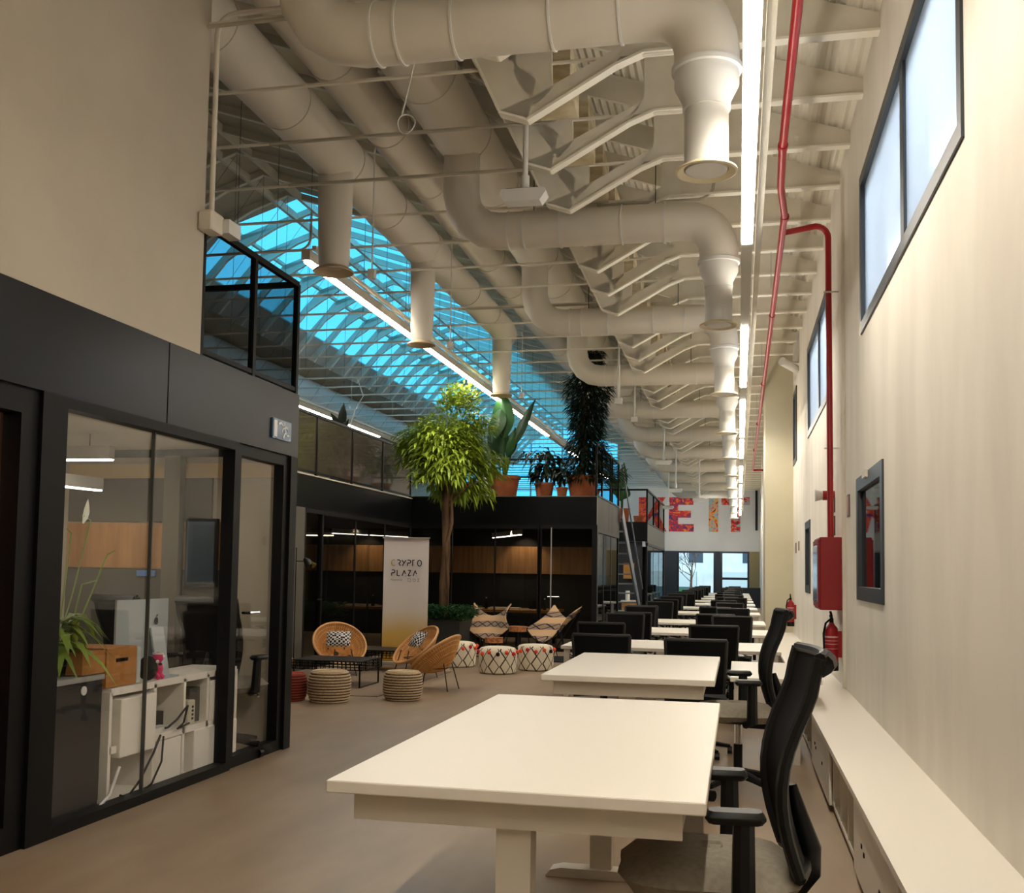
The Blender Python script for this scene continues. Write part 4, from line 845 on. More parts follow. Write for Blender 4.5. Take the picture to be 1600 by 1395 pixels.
mb = MB(); c0 = Vector((-.30, 3.92, .52)); pts = [c0+Vector((.045*math.cos(a), -.01+.01*math.sin(a*3), .07*math.sin(a))) for a in [i*.5 for i in range(40)]]; mb.tube(pts+[c0+Vector((.02, 0, -.1)), c0+Vector((.06, 0, -.3)), c0+Vector((.05, 0, -.45))], .006, 6)
tag(mb.build('cable', black, smooth=True), 'coiled black cable hanging under the foreground desk', 'cable')
# =============================================================== CHAIRS
def task_chair(label):
    """faces local -X, origin on floor under the column"""
    t = thing('office_chair', label, 'chair', (0, 0, 0))
    def seatf(u, v):
        a = 2*PI*u; r = v; k = (1-.10*math.cos(4*a)); return (r*.235*math.cos(a)*k-.02, r*.235*math.sin(a)*k, .445+.03*(1-r**3)-(.02 if r > .98 else 0))
    MB().sheet(seatf, 28, 6, .045).build('seat', seat_grey, t, True)
    MB().lathe([(.05, .385), (.19, .40), (.215, .415)], n=20).build('seat_shell', black_plastic, t, True)
    # curved back
    def prof(v):  # v 0..1 bottom->top ; returns x,z
        z = .47+.53*v; x = .22-.05*math.sin(PI*min(1, v*1.25))+.015*v+.03*v**5; return x, z
    def backf(u, v):
        x, z = prof(v); w = .21-.03*(1-v)**2; s = (u-.5)*2; return (x-.032*(s*s)-.0, s*w, z)
    MB().sheet(backf, 14, 16, .008).build('backrest', black_mesh, t, True)
    fr = MB(); L_ = [backf(0, j/12) for j in range(13)]; Rr = [backf(1, j/12) for j in range(13)]; T = [backf(i/8, 1) for i in range(9)]; B_ = [backf(i/8, 0) for i in range(9)]
    for P in (L_, Rr): fr.tube(P, .016, 8)
    fr.tube(T, .014, 8); fr.tube(B_, .016, 8)
    fr.build('back_frame', black_plastic, t, True)
    MB().sheet(lambda u, v: (backf(u, .93+.07*v)[0]+.012+.018*math.sin(PI*v), backf(u, 1)[1]*.98, backf(u, .93+.07*v)[2]), 10, 4, .02).build('head_band', black_plastic, t, True)
    MB().tube([(.05, 0, .385), (.14, 0, .38), (.20, 0, .395), (.235, 0, .44), (.238, 0, .50), (.212, 0, .58), (.192, 0, .66)], [.028, .028, .03, .03, .028, .022, .012], 10).build('spine', black_plastic, t, True)
    for s in (-1, 1):
        a = MB().tube([(.02, s*.20, .40), (.05, s*.255, .42), (.05, s*.265, .62)], [.02, .030, .026], 8); a.build('arm_post', black_plastic, t, True)
        MB().rbox(-.04, s*.265-.035, .615, .10, s*.265+.035, .645, .012).build('armrest', black_plastic, t, True)
    MB().tube([(0, 0, .09), (0, 0, .27)], .024, 12).build('gas_column', black_plastic, t, True); MB().tube([(0, 0, .27), (0, 0, .39)], .014, 12).build('piston', chrome, t, True)
    MB().tube([(-.02, .08, .39), (-.04, .22, .385), (.0, .25, .38)], .007, 6).build('lever', chrome, t, True)
    for k in range(5):
        a = 2*PI*k/5+.3; c, s = math.cos(a), math.sin(a)
        MB().tube([(0, 0, .115), (c*.12, s*.12, .10), (c*.27, s*.27, .075)], [.03, .022, .015], 8).build('base_leg', black_plastic, t, True)
        MB().tube([(c*.27-s*.02, s*.27+c*.02, .028), (c*.27+s*.02, s*.27-c*.02, .028)], .028, 12).build('caster', black, t, True)
    return t
ch = task_chair('black mesh back office chair tucked under the foreground desk'); ch.location = (-.055, 2.80, 0); ch.rotation_euler.z = math.radians(4)
dup(ch, (-.0, 5.9, 0), math.radians(5), label='black mesh back office chair at the second white desk, in front of the far rows')
def low_chair(label, grp):
    """faces local +Y; back seen from -Y"""
    t = thing('low_back_chair', label, 'chair', (0, 0, 0), group=grp)
    MB().sheet(lambda u, v: ((u-.5)*.40, -.16+v*.38, .36+.015*math.sin(PI*u)), 8, 6, .05).build('seat', seat_dark, t, True)
    MB().sheet(lambda u, v: ((u-.5)*(.36+.03*v), -.20-.05*v-.02*math.sin(PI*u)+.03, .42+.34*v), 10, 8, .018).build('backrest', black_mesh, t, True)
    mb = MB(); f = lambda u, v: ((u-.5)*(.36+.03*v), -.20-.05*v-.02*math.sin(PI*u)+.03, .42+.34*v)
    mb.tube([f(0, j/6) for j in range(7)]+[f(i/6, 1.02) for i in range(7)]+[f(1, 1-j/6) for j in range(7)], .013, 8); mb.build('back_frame', mat('chair_edge', (34, 34, 32), .5), t, True)
    for s in (-1, 1): MB().rbox(s*.235-.025, -.12, .50, s*.235+.025, .12, .52, .008).build('armrest', black_plastic, t, True); MB().bar((s*.235, 0, .36), (s*.235, 0, .5), .03).build('arm_post', black_plastic, t)
    MB().tube([(0, 0, .08), (0, 0, .34)], .02, 10).build('gas_column', black_plastic, t, True)
    mb = MB()
    for k in range(5): a = 2*PI*k/5+.3; mb.tube([(0, 0, .09), (math.cos(a)*.24, math.sin(a)*.24, .05)], [.02, .013], 6); mb.tube([(math.cos(a)*.24-.015, math.sin(a)*.24, .024), (math.cos(a)*.24+.015, math.sin(a)*.24, .024)], .024, 8)
    mb.build('star_base', black_plastic, t, True); return t
lc0 = low_chair('black low back chair just beyond the second white desk, left one', 'x'); lc0.location = (-.92, 7.35, 0); del lc0['group']
dup(lc0, (-.28, 7.1, 0), .05, label='black low back chair just beyond the second white desk, right one')
def far_desk(x0, x1, y0, y1, label, grp, zt=.54):
    t = thing('office_desk', label, 'desk', ((x0+x1)/2, (y0+y1)/2, 0), group=grp)
    MB().rbox(x0, y0, zt-.03, x1, y1, zt, .003).build('desktop', white_desk, t, False, True)
    for x in (x0+.05, min(x1-.05, .36)):
        for y in (y0+.05, y1-.05): bx(x-.025, y-.025, 0, x+.025, y+.025, zt-.03).build('leg', white_metal, t, False, True)
    return t
far_desk(-.05, .52, 6.85, 8.1, 'white desk right of the second office chair, reaching over the wall bench', None)
fd = far_desk(-1.55, .36, 9.2, 10.3, 'white desk in the far rows of the hall', 'desks in the far rows')
rows = [9.75, 12.2, 14.6, 18.0, 20.6, 23.2, 25.8, 28.4, 31.0, 33.6, 36.0]
gl_ = 'black low back chair at the rows of desks down the hall'; gg = 'low back chairs in the far rows'
for k, y in enumerate(rows):
    nm = ['first', 'second', 'third', 'fourth', 'fifth', 'sixth', 'seventh', 'eighth', 'ninth', 'tenth', 'last'][k]+' white desk row counted down the hall behind the two tall desks'
    if k: dup(fd, (-.6, y, 0), label=nm)
    else: fd['label'] = nm
    for xx, yy, rz in ((-1.15, y-.75, 0), (-.25, y-.78, 0), (-1.2, y+.85, PI), (-.1, y+.8, PI)):
        if (xx, yy) and yy > 8.2: dup(lc0, (xx+random.uniform(-.06, .06), yy, 0), rz+random.uniform(-.1, .1), label=gl_, group=gg)
# chairs + desk inside the near glass room
far_desk(-4.4, -3.46, 4.9, 5.82, 'white desk inside the near glass room behind the computer', None, .60)
dup(ch, (-3.80, 6.16, 0), math.radians(250), label='black office chair in the near glass room, seen left of the glass door')
dup(ch, (-3.22, 6.16, 0), math.radians(265), label='black office chair in the near glass room, seen through its door')
# =============================================================== LOUNGE
def rattan_chair(label, loc, face, cush=None, tilt=46, r=.30):
    """face: world angle (deg) the bowl opens to"""
    t = thing('rattan_chair', label, 'chair', loc, 0)
    zc = .36; Rt = Matrix.Translation((0, 0, zc)) @ Matrix.Rotation(math.radians(face), 4, 'Z') @ Matrix.Rotation(math.radians(tilt), 4, 'Y')
    dep = .19
    def P(rad, a): return (r*rad*math.cos(a), r*rad*math.sin(a), -dep*(1-rad**1.7))
    mb = MB()
    for k in range(64):
        a = 2*PI*k/64; mb.tube([P(q, a) for q in (.12, .4, .7, 1.0)], .0055, 4, False)
    for q in (.12, .3, .5, .62, .8, .9):
        mb.tube([P(q, 2*PI*i/32) for i in range(32)], .006, 4, closed=True)
    MB().sheet(lambda u, v: Vector(P(.1+.88*v, 2*PI*u)), 40, 6, .002).xf(Rt).build('bowl_lining', mat('rattan_dark', (176, 122, 70), .8), t, True)
    mb.xf(Rt).build('woven_bowl', rattan, t, True)
    MB().tube([P(1.0, 2*PI*i/40) for i in range(40)], .013, 8, closed=True).xf(Rt).build('rim', rattan_rim, t, True)
    lm = mat('leg_brown', (44, 30, 22), .5)
    ring = [(.13*math.cos(a)*1.0, .13*math.sin(a), .215) for a in [2*PI*i/20 for i in range(20)]]
    MB().tube(ring, .005, 6, closed=True).build('support_ring', lm, t, True)
    for a in (35, 145, 215, 325):
        a = math.radians(a+face); c, s = math.cos(a), math.sin(a); MB().tube([(c*.16, s*.16, .30), (c*.25, s*.25, 0)], .006, 6).build('leg', lm, t, True)
    return t, Rt
def cushion(label, loc, rot, w=.2, h=.2, th=.05):
    mb = MB()
    for sg in (-1, 1): mb.sheet(lambda u, v: ((u-.5)*w, (v-.5)*h, sg*th*(math.sin(PI*u)*math.sin(PI*v))**.45), 12, 12, .004)
    o = mb.build('cushion', dots, smooth=True); o.location = loc; o.rotation_euler = rot; tag(o, label, 'cushion'); return o
t, _ = rattan_chair('round rattan bowl chair left of the banner, facing the room', (-4.38, 11.05, 0), -52)
t, _ = rattan_chair('round rattan bowl chair in front of the banner, facing left', (-3.52, 11.15, 0), 225, tilt=41)
t, _ = rattan_chair('rattan bowl chair seen from behind, nearest to the patterned poufs', (-2.98, 10.1, 0), 172, tilt=38)
t, _ = rattan_chair('rattan chair partly hidden by the black corner post', (-4.62, 9.9, 0), 10, tilt=40, r=.24)
cushion('black and white dotted cushion lying in the left rattan bowl chair', (-4.37, 10.99, .41), (math.radians(52), 0, math.radians(18)), .26, .2)
cushion('black and white dotted cushion lying in the rattan chair before the banner', (-3.50, 11.17, .42), (math.radians(52), 0, math.radians(-40)), .2, .2)
def wire_table(label, x, y, w, d, z=.27):
    t = thing('coffee_table', label, 'table', (x, y, 0)); MB().rbox(-w/2, -d/2, z-.012, w/2, d/2, z, .01).build('tabletop', black_plastic, t)
    mb = MB()
    for i in range(int(w/.045)+1):
        xx = -w/2+i*.045
        for yy in (-d/2, d/2): mb.bar((xx, yy, z-.09), (xx, yy, z), .008)
    for i in range(int(d/.045)+1):
        yy = -d/2+i*.045
        for xx in (-w/2, w/2): mb.bar((xx, yy, z-.09), (xx, yy, z), .008)
    for zz in (z-.09, z-.06, z-.03):
        for a, b in (((-w/2, -d/2), (w/2, -d/2)), ((w/2, -d/2), (w/2, d/2)), ((w/2, d/2), (-w/2, d/2)), ((-w/2, d/2), (-w/2, -d/2))): mb.bar((*a, zz), (*b, zz), .008)
    mb.build('wire_skirt', black, t)
    for s in (-1, 1): MB().tube([(s*(w/2-.02), -d/2, z-.02), (s*(w/2-.02), -d/2, .01), (s*(w/2-.02), d/2, .01), (s*(w/2-.02), d/2, z-.02)], .009, 6).build('leg', black, t, True)
    return t
wire_table('black wire coffee table with slatted sides between the rattan chairs', -4.05, 10.15, .75, .55)
wire_table('lower black wire coffee table behind the front one', -3.98, 11.85, .6, .55, .25)
tag(MB().rbox(-5.0, 9.3, 0, -3.3, 11.9, .008, .003).build('floor_rug', mat('rug', (126, 107, 88), 1)), 'thin dark edged rug under the coffee tables and rattan chairs', 'rug')
def rope_pouf(label, loc, r=.2, h=.27, n=11, m1=rope_m, m2=rope_gap):
    t = thing('rope_pouf', label, 'pouf', loc); prof = [(.01, 0)]
    def rad(z): q = z/h*2-1; return r*(1-.13*q**4-.05*q*q)
    MB().lathe([(rad(0)*.8, .004)]+[(rad(h*i/10)-.005, h*i/10) for i in range(11)]+[(.01, h+.0)], n=36).build('core', m2, t, True)
    mb = MB()
    for k in range(n):
        z = h*(k+.5)/n; rr = rad(z); mb.tube([(rr*math.cos(a)-.008*math.cos(a), (rr-.008)*math.sin(a), z) for a in [2*PI*i/36 for i in range(36)]], h/n*.38, 6, closed=True)
    k = 0; q = rad(h)*.93
    while q > .02: mb.tube([(q*math.cos(a), q*math.sin(a), h-.004) for a in [2*PI*i/30 for i in range(30)]], .010, 6, closed=True); q -= .022
    mb.build('rope_coils', m1, t, True); return t
rp = rope_pouf('left beige rope pouf in front of the black coffee table', (-3.60, 8.86, 0), .195, .275)
rope_pouf('right beige rope pouf in front of the rattan chairs', (-3.02, 9.2, 0), .185, .26)
rope_pouf('red woven pouf mostly hidden behind the black corner post', (-3.98, 8.85, 0), .16, .24, 10, mat('red_rope', (150, 64, 48), 1), mat('red_gap', (70, 26, 20), 1))
def zig_pouf(label, loc, rz):
    t = thing('patterned_pouf', label, 'pouf', loc, rz); r, h = .225, .31
    def pr(u): return r*(1-.03*math.cos(4*u)*1)
    MB().lathe([(.19, 0), (.215, .015), (.225, .08), (.228, .2), (.222, .27), (.20, .295), (.15, .308), (.01, .312)], n=40).build('drum', zig, t, True)
    cols = [mat('pom_orange', (232, 84, 50), 1), mat('pom_black', (24, 22, 24), 1), mat('pom_red', (196, 40, 44), 1)]
    for k in range(14):
        a = 2*PI*k/14; MB().ball((.232*math.cos(a), .232*math.sin(a), .255-.02*(k % 2)), .024, 8).build('pom_pom', cols[(0, 1, 0, 2, 0)[k % 5]], t, True)
    return t
zp = zig_pouf('cream zigzag pouf with pom poms, middle one standing foremost', (-2.76, 11.95, 0), 0); KIDS.clear()
dup(zp, (-2.42, 12.5, 0), .9, label='cream zigzag pouf with pom poms, right one of the three'); dup(zp, (-3.42, 12.6, 0), 2.1, label='cream zigzag pouf with pom poms, half hidden behind the rattan chair')
def butterfly(label, loc, rz):
    """opens to local -Y"""
    t = thing('butterfly_chair', label, 'chair', loc, rz)
    BL, BR, FL, FR = Vector((-.27, .22, .74)), Vector((.27, .22, .74)), Vector((-.31, -.27, .42)), Vector((.31, -.27, .42))
    def f(u, v):
        top = BL.lerp(BR, u); bot = FL.lerp(FR, u); p = bot.lerp(top, v); sag = math.sin(PI*u)**.9
        p.z -= sag*(.19*v**4+.17*(1-v)**3+.19*math.sin(PI*v)); p.y += sag*.02*v-.03*math.sin(PI*v)*0; 
        p.x *= 1-.24*math.sin(PI*min(1, v*1.05)); return p
    MB().sheet(f, 20, 22, .012).build('sling', kilim, t, True)
    MB().sheet(lambda u, v: f(u, v*.36)+Vector((0, -.006, -.016)), 20, 8, .01).build('front_lining', black, t, True)
    fr = black
    for s in (-1, 1):
        MB().tube([(s*.27, .22, .74), (s*.08, -.12, .12), (s*-.02, -.26, .01), (s*.2, -.26, .008), (s*.31, -.27, .42)], .008, 6).build('frame_loop', fr, t, True)
        MB().tube([(s*.31, -.27, .42), (s*.10, .1, .10), (s*.22, .24, .008), (-s*.0, .24, .008), (s*.02, .2, .1), (s*.27, .22, .74)], .008, 6).build('frame_loop', fr, t, True)
    return t
butterfly('butterfly chair with patterned sling beside the planter, facing the camera', (-3.42, 14.3, 0), math.radians(6)); butterfly('butterfly chair with patterned sling by the glass door, turned to the left', (-2.42, 14.0, 0), math.radians(-36))
def stump(label, loc, z, r):
    t = thing('stool', label, 'stool', loc); MB().lathe([(r, 0), (r, .07)], (0, 0, z-.07), 20).build('seat', chipboard, t, True)
    MB().lathe([(r*.45, 0), (r*.35, .02), (r*.3, z-.07)], n=14).build('pedestal', black, t, True); return t
stump('round chipboard stool between the two butterfly chairs', (-2.95, 14.0, 0), .44, .13); stump('lower round chipboard stool before the left butterfly chair', (-3.15, 13.4, 0), .32, .12)
tag(bx(-2.6, 13.6, 0, -1.9, 14.5, .012).build('door_mat', mat('doormat', (20, 20, 20), 1)), 'black mat on the floor below the right butterfly chair', 'mat')
# banner
t = thing('roll_up_banner', 'white and gold roll up banner reading CRYPTO PLAZA beside the tree', 'banner', (-4.08, 12.45, 0)); bY = 12.45; bx0, bx1 = -4.375, -3.785
def bm():
    m = mat('banner_print', (206, 194, 188), .6); b = m.node_tree.nodes['Principled BSDF']; tc = N(m, 'ShaderNodeTexCoord'); sp = N(m, 'ShaderNodeSeparateXYZ'); L(m, tc.outputs['Object'], sp.inputs[0])
    nz = N(m, 'ShaderNodeTexNoise'); nz.inputs['Scale'].default_value = 3; L(m, tc.outputs['Object'], nz.inputs['Vector'])
    v = math_(m, 'ADD', math_(m, 'DIVIDE', sp.outputs[2], 1.6), math_(m, 'MULTIPLY', math_(m, 'SUBTRACT', nz.outputs[0], .5), .12))
    L(m, ramp(m, v, [(.03, (186, 136, 40)), (.24, (212, 172, 88)), (.42, (222, 208, 192)), (.6, (224, 214, 210))]), b.inputs['Base Color']); return m
MB().sheet(lambda u, v: (bx0+(bx1-bx0)*u, bY+.012*math.sin(u*3)+.01*math.sin(v*2), .04+1.55*v), 8, 12, .003).build('banner_sheet', bm(), t, True, True)
bx(bx0-.01, bY-.02, 1.585, bx1+.01, bY+.02, 1.60).build('top_rail', alu, t, False, True); MB().rbox(bx0-.01, bY-.06, 0, bx1+.01, bY+.06, .045, .008).build('base_cassette', alu, t, False, True)
# lettering as strokes: glyph cell 1 wide x 1.45 high
G = {'C': [[(.9, 1.3), (.5, 1.45), (.1, 1.2), (0, .72), (.1, .25), (.5, 0), (.9, .15)]], 'R': [[(.1, 1.4), (.75, 1.4), (.95, 1.05), (.75, .7), (.5, .7)], [(.55, .6), (.95, 0)]], 'Y': [[(0, 1.4), (.5, .7)], [(1.0, 1.4), (.1, 0)]], 'P': [[(.1, 1.4), (.75, 1.4), (.95, 1.05), (.75, .7), (.1, .7), (.1, 0)]], 'T': [[(.0, 1.4), (.55, 1.4)], [(.1, 1.4), (.1, 0)]],
     'O': [[(.5+.5*math.cos(a), .7+.72*math.sin(a)) for a in [2*PI*i/16 for i in range(17)]]], 'L': [[(.1, 1.4), (.1, .05), (.8, .05)]], 'A': [[(.0, 0), (.5, 1.35), (.85, .45)], [(.9, .08), (.98, 0)]], 'Z': [[(.1, 1.35), (.75, 1.35), (.1, .05), (.8, .05)]]}
def write(txt, x, z, s, adv, m, w=.012):
    mb = MB()
    for i, c_ in enumerate(txt):
        for st_ in G[c_]:
            for a, b in zip(st_, st_[1:]): mb.bar((x+i*adv+a[0]*s, bY-.016, z+a[1]*s), (x+i*adv+b[0]*s, bY-.016, z+b[1]*s), w, .003, upv=(0, 1, 0))
    return mb.build('lettering', m, t, False, True)
ink = mat('ink', (20, 18, 20), .6); write('C', -4.265, 1.24, .052, .06, mat('gold_ink', (206, 168, 84), .6)); write('RYPTO', -4.195, 1.24, .052, .068, ink); write('PLAZA', -4.265, 1.115, .052, .072, ink)
def text_mesh(s, size, loc, m, par, name='small_print'):
    cu = bpy.data.curves.new(name, 'FONT'); cu.body = s; cu.size = size; cu.extrude = .0008; o_ = bpy.data.objects.new(name, cu); me = bpy.data.meshes.new_from_object(o_); bpy.data.objects.remove(o_); me.materials.append(m)
    o = bpy.data.objects.new(name, me); C.objects.link(o); o.parent = par; o.location = Vector(loc)-par.location; o.rotation_euler = (PI/2, 0, 0); return o
pg = mat('print_grey', (120, 108, 104), .6); text_mesh('Powered by', .032, (-4.27, bY-.018, 1.055), pg, t); text_mesh('\u25a1 O \u03a3', .055, (-4.05, bY-.018, 1.045), pg, t)
# floor lamp
t = thing('floor_lamp', 'slim black floor lamp with a tilted shade against the grey wall', 'floor lamp', (-4.80, 10.75, 0))
MB().lathe([(.09, 0), (.09, .012), (.02, .018)], n=20).build('base', black, t, True); MB().tube([(0, 0, .01), (0, 0, 1.42)], .006, 8).build('pole', black, t, True); MB().tube([(0, 0, 1.27), (.1, 0, 1.27)], .005, 6).build('arm', black, t, True)
MB().tube([(.10, 0, 1.30), (.13, 0, 1.27), (.16, 0, 1.22)], [.02, .04, .05], 14).build('lamp_shade', black_plastic, t, True); MB().tube([(.16, 0, 1.27), (.22, 0, 1.22)], [.012, .035], 10).build('brass_reflector', mat('brass', (190, 170, 60), .2, 1), t, True)
# =============================================================== PLANTS
def crown(t, c, rx, rz, n, l, w, m, seedv, droop=1.0, name='foliage', low=None, shell=.45):
    random.seed(seedv); mb = MB(); cl = []
    for k in range(26):
        a = random.uniform(0, 2*PI); e = random.uniform(-.85, 1); q = max(0, 1-abs(min(1, e))**3.2)**.45; rr = random.uniform(.3, .95)
        cl.append((c[0]+rx*q*math.cos(a)*rr, c[1]+rx*q*math.sin(a)*rr, c[2]+rz*e*rr))
    for k in range(n):
        b = random.choice(cl); a = random.uniform(0, 2*PI); e = random.uniform(-.6, 1); s = random.uniform(.2, 1)*rx*shell
        q = math.sqrt(max(0, 1-e*e)); p = (b[0]+s*q*math.cos(a), b[1]+s*q*math.sin(a), b[2]+s*e)
        o = Vector(p)-Vector(c); o.z *= .5; o = o.normalized()+Vector((random.uniform(-.9, .9), random.uniform(-.9, .9), random.uniform(-.5, .7)))
        mb.leaf(p, o, (0, 0, 1), l*random.uniform(.7, 1.2), w*random.uniform(.8, 1.2), droop, 2)
    return mb.build(name, m, t, True, True)
TX, TY = -3.98, 13.9
t = thing('tree', 'tall indoor tree with a bright green leafy crown and bare twisted trunk in a planter', 'tree', (TX, TY, .62))
mb = MB(); mb.tube([(TX, TY, .45), (TX-.02, TY, 1.0), (TX+.01, TY, 1.5), (TX-.01, TY, 2.0), (TX, TY, 2.6), (TX-.02, TY, 3.1)], [.075, .065, .06, .055, .04, .015], 12)
mb.tube([(TX+.03, TY, .5), (TX+.05, TY-.05, 1.1), (TX+.03, TY-.07, 1.55), (TX+.09, TY-.03, 1.85), (TX+.07, TY, 2.2), (TX+.15, TY, 2.7)], [.03, .028, .025, .025, .022, .01], 8)
for k in range(7): a = k*2.4; mb.tube([(TX, TY, 2.1+.08*k), (TX+.28*math.cos(a), TY+.28*math.sin(a), 2.35+.09*k), (TX+.5*math.cos(a), TY+.5*math.sin(a), 2.45+.09*k)], [.02, .012, .005], 6)
mb.build('trunk', bark, t, True, True)
crown(t, (TX+.0, TY, 2.83), .64, .80, 7000, .14, .038, leaf_bright, 11, .55)
t = thing('planter', 'large dark square planter with low ground cover under the tree', 'planter', (-4.0, 13.9, 0)); mb = MB(); mb.box(-4.36, 13.45, 0, -3.64, 14.35, .52); mb.build('planter_box', mat('planter_dark', (36, 35, 32), .8), t, False, True); bx(-4.33, 13.48, .50, -3.67, 14.32, .535).build('soil', soil, t, False, True)
random.seed(5); mb = MB()
for k in range(1500):
    p = (random.uniform(-4.42, -3.58), random.uniform(13.4, 14.4), random.uniform(.5, .70)); a = random.uniform(0, 2*PI); mb.leaf(p, (math.cos(a), math.sin(a), .6), (0, 0, 1), .09, .04, .4, 1)
tag(mb.build('ground_cover', leaf_mid, smooth=True), 'low dark green ground cover filling the planter under the tree', 'ground cover', kind='stuff')
def pot(t, x, y, z, r, h, m=terracotta):
    MB().lathe([(r*.72, 0), (r*.93, h*.86), (r*1.02, h*.86), (r*1.03, h), (r*.92, h), (r*.9, h*.9)], (x, y, z), 28).build('pot', m, t, True, True); MB().lathe([(r*.9, h*.88), (.01, h*.9)], (x, y, z), 20).build('soil', soil, t, True, True)
ZM = 2.33; PY = 15.95
def bigleaf(mb, base, tip, w, cup=.12):
    b = Vector(base); e = Vector(tip); d = e-b; sd = Vector((d.z, 0, -d.x)).normalized() if abs(d.y) < abs(d.x)+abs(d.z) else Vector((1, 0, 0))
    def f(u, v):
        s = (u-.5)*2; ww = w*math.sin(PI*min(.98, max(.03, v))**.75); c = b+d*v+Vector((0, 0, -.10*d.length*v*v)); return c+sd*s*ww/2+Vector((0, -cup*(1-abs(s))*w+random.uniform(-.006, .006), 0))
    mb.sheet(f, 6, 9, .004)
t = thing('banana_plant', 'broad leaved green plant in a large terracotta pot right of the tree crown', 'plant', (-3.62, PY, ZM)); pot(t, -3.62, PY, ZM, .25, .36)
mb = MB(); ms = MB(); x = -3.62
for (tx, tz, bz, w_, dy) in ((-3.66, 4.14, 3.3, .36, -.1), (-3.16, 4.02, 3.15, .15, .1), (-3.42, 3.42, 3.0, .14, -.15), (-3.86, 3.75, 3.05, .34, .1), (-3.78, 3.25, 3.75, .26, -.2), (-3.95, 3.4, 3.0, .22, .15), (-3.5, 3.55, 3.0, .2, .2)):
    bp = (x+(tx-x)*.25, PY+dy*.5, bz); ms.tube([(x, PY, ZM+.3), (x+(tx-x)*.1, PY+dy*.2, (ZM+bz)/2+.1), bp], [.022, .016, .008], 6); bigleaf(mb, bp, (tx, PY+dy, tz), w_)
ms.build('stem', leaf_mid, t, True, True); mb.build('foliage', leaf_mat('leaf_banana', (22, 52, 24), (34, 78, 30)), t, True, True)
t = thing('potted_plant', 'small bushy plant in a terracotta pot between the two large pots', 'plant', (-2.98, PY, ZM)); pot(t, -2.98, PY, ZM, .16, .25); crown(t, (-2.95, PY, 2.80), .2, .2, 130, .13, .075, leaf_dark, 21); crown(t, (-3.05, PY, 3.0), .3, .1, 60, .12, .07, leaf_dark, 22)
t = thing('potted_plant', 'little plant in the smallest terracotta pot left of the dark tall tree', 'plant', (-2.68, PY-.1, ZM)); pot(t, -2.68, PY-.1, ZM, .09, .17); crown(t, (-2.68, PY-.1, 2.70), .14, .14, 80, .10, .06, leaf_dark, 23)
t = thing('tall_tree', 'very dark tall slender tree in a terracotta pot on the upper floor', 'tree', (-2.38, PY, ZM)); pot(t, -2.38, PY, ZM, .25, .36)
MB().tube([(-2.38, PY, ZM+.3), (-2.36, PY, 3.4), (-2.33, PY, 4.5)], [.05, .04, .015], 8).build('trunk', bark, t, True, True)
random.seed(31); mb = MB()
for k in range(4200):
    z = random.uniform(2.62, 4.66); q = (z-2.6)/2.06; r_ = (.30+.06*math.sin(q*9+1)) if q < .80 else .20 ; a = random.uniform(0, 2*PI); rr = r_*random.uniform(.1, 1)**.6
    mb.leaf((-2.33+rr*math.cos(a)+.04*q, PY+rr*math.sin(a), z), (math.cos(a), math.sin(a), random.uniform(-.5, .4)), (0, 0, 1), random.uniform(.08, .15), .035, .6, 1)
mb.build('foliage', leaf_dark, t, True, True)
t = thing('potted_palm', 'small palm fronds rising behind the dark tall tree', 'plant', (-2.2, 16.8, ZM)); pot(t, -2.35, 16.8, ZM, .14, .2); mb = MB(); random.seed(8)
for k in range(16):
    a = random.uniform(-.5, 1.4); l_ = random.uniform(.5, .9); base = Vector((-2.35, 16.8, 2.55)); tip = base+Vector((math.sin(a)*l_*.8, random.uniform(-.3, .3), math.cos(a)*l_+.1))
    for j in range(10):
        p = base.lerp(tip, .4+.06*j); 
        for s in (-1, 1): mb.leaf(p, (tip-base).normalized()*.6+Vector((s*.7*math.cos(a), 0, -s*.5*math.sin(a))), (0, -1, 0), .16, .014, .4, 1)
mb.build('foliage', leaf_dark, t, True, True)
t = thing('potted_plant', 'terracotta pot half hidden behind the bright tree crown', 'plant', (-4.25, PY, ZM)); pot(t, -4.25, PY, ZM, .17, .25); crown(t, (-4.25, PY, 2.9), .25, .25, 120, .14, .07, leaf_mid, 24)
tag(bx(-4.0, 16.0, ZM, -3.86, 16.3, ZM+.38).build('white_box', white_wall), 'white box standing left of the large terracotta pot', 'box')
t = thing('rubber_plant', 'dark rubber plant with big oval leaves rising behind the smoked balustrade', 'plant', (-5.45, 13.6, 2.29)); pot(t, -5.45, 13.6, 2.29, .16, .3, mat('pot_grey', (80, 80, 78), .8)); mb = MB()
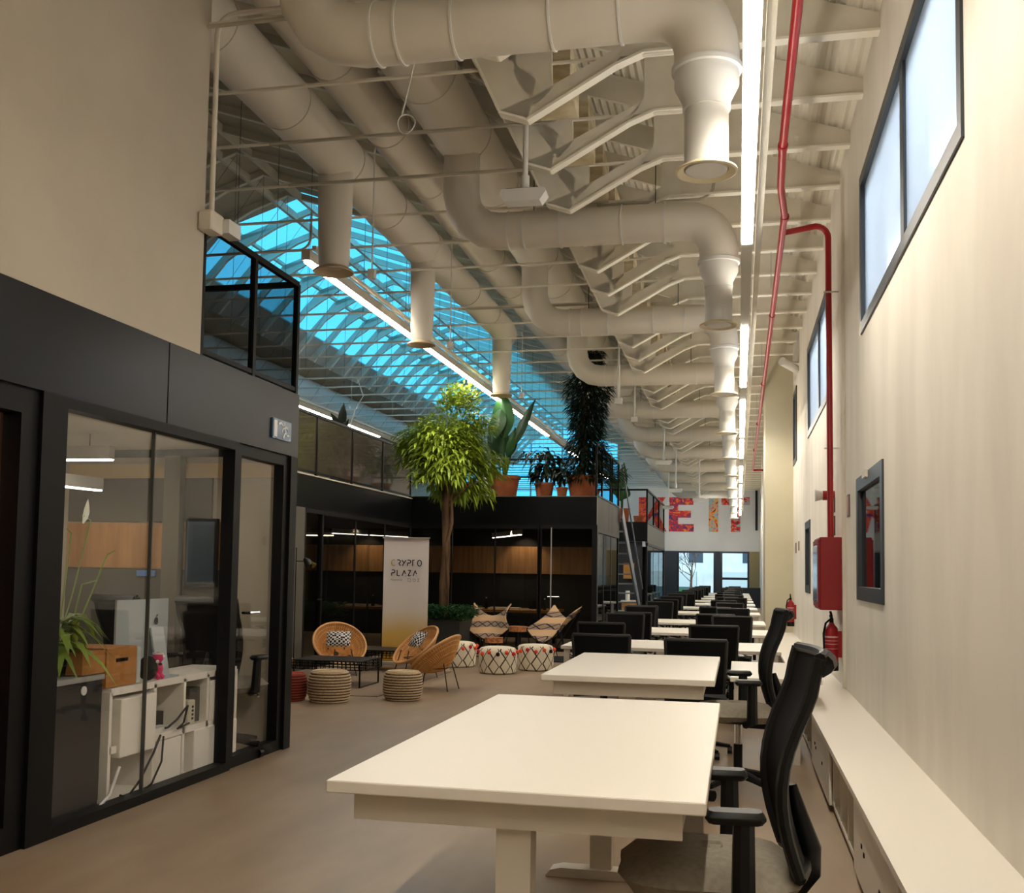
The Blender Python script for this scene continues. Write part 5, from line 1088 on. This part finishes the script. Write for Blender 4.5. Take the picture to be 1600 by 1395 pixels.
for (dx, dz, zz, w_) in ((-.14, .28, 3.12, .1), (.05, .40, 3.15, .13), (.13, .2, 3.1, .1), (-.04, .2, 3.0, .11), (.18, .05, 3.0, .09), (-.2, .04, 3.02, .09), (.02, .15, 2.9, .1), (-.12, .16, 2.8, .1), (.14, .12, 2.75, .1)): bigleaf(mb, (-5.45, 13.6, zz), (-5.45+dx, 13.55, zz+dz), w_)
MB().tube([(-5.45, 13.6, 2.5), (-5.45, 13.6, 3.2)], .012, 6).build('stem', bark, t, True, True); mb.build('foliage', leaf_dark, t, True, True)
t = thing('banana_plant', 'broad leaved plant in a terracotta pot on the farthest upper floor', 'plant', (-2.75, 24.7, 2.34)); pot(t, -2.72, 24.7, 2.34, .2, .38); mb = MB()
for (dx, zz, zt_, w_) in ((.05, 3.1, 3.9, .22), (-.22, 3.0, 3.5, .3), (.12, 2.95, 3.3, .3), (-.05, 2.9, 3.3, .25)): bigleaf(mb, (-2.72+dx*.2, 24.65, zz), (-2.72+dx, 24.6, zt_), w_)
MB().tube([(-2.72, 24.7, 2.6), (-2.72, 24.7, 3.2)], .03, 6).build('stem', leaf_mid, t, True, True); mb.build('foliage', leaf_mid, t, True, True)
tag(MB().lathe([(.08, 0), (.12, .2), (.11, .2), (.1, .18)], (-2.32, 24.6, 2.34), 20).build('terracotta_pot', terracotta, smooth=True), 'small empty terracotta pot at the corner of the farthest upper floor', 'pot')
# =============================================================== HANGING CABLES
P_ = [(-1.62, 5.3, 4.6)]
mb = MB(); lx, ly, lz = -2.02, 5.9, 3.86
mb.tube([(-1.72, 5.4, 4.5), (-1.86, 5.65, 4.2), (lx, ly, lz+.12)], .006, 6); mb.tube([(lx+.03+.055*math.cos(a), ly+.01*math.sin(a*2), lz+.06+.06*math.sin(a)) for a in [i*.35 for i in range(37)]], .004, 6)
tag(mb.build('hanging_cable', duct_w, smooth=True), 'white cable hanging with a coiled loop below the nearest branch duct', 'cable')
mb = MB(); mb.tube([(-6.0, 15.6, 4.25), (-5.85, 15.5, 3.95), (-5.95, 15.4, 3.7), (-5.98, 15.3, 3.45), (-5.85, 15.2, 3.2)], .008, 6)
tag(mb.build('hanging_cable', duct_w, smooth=True), 'white cable curving down above the rubber plant', 'cable')
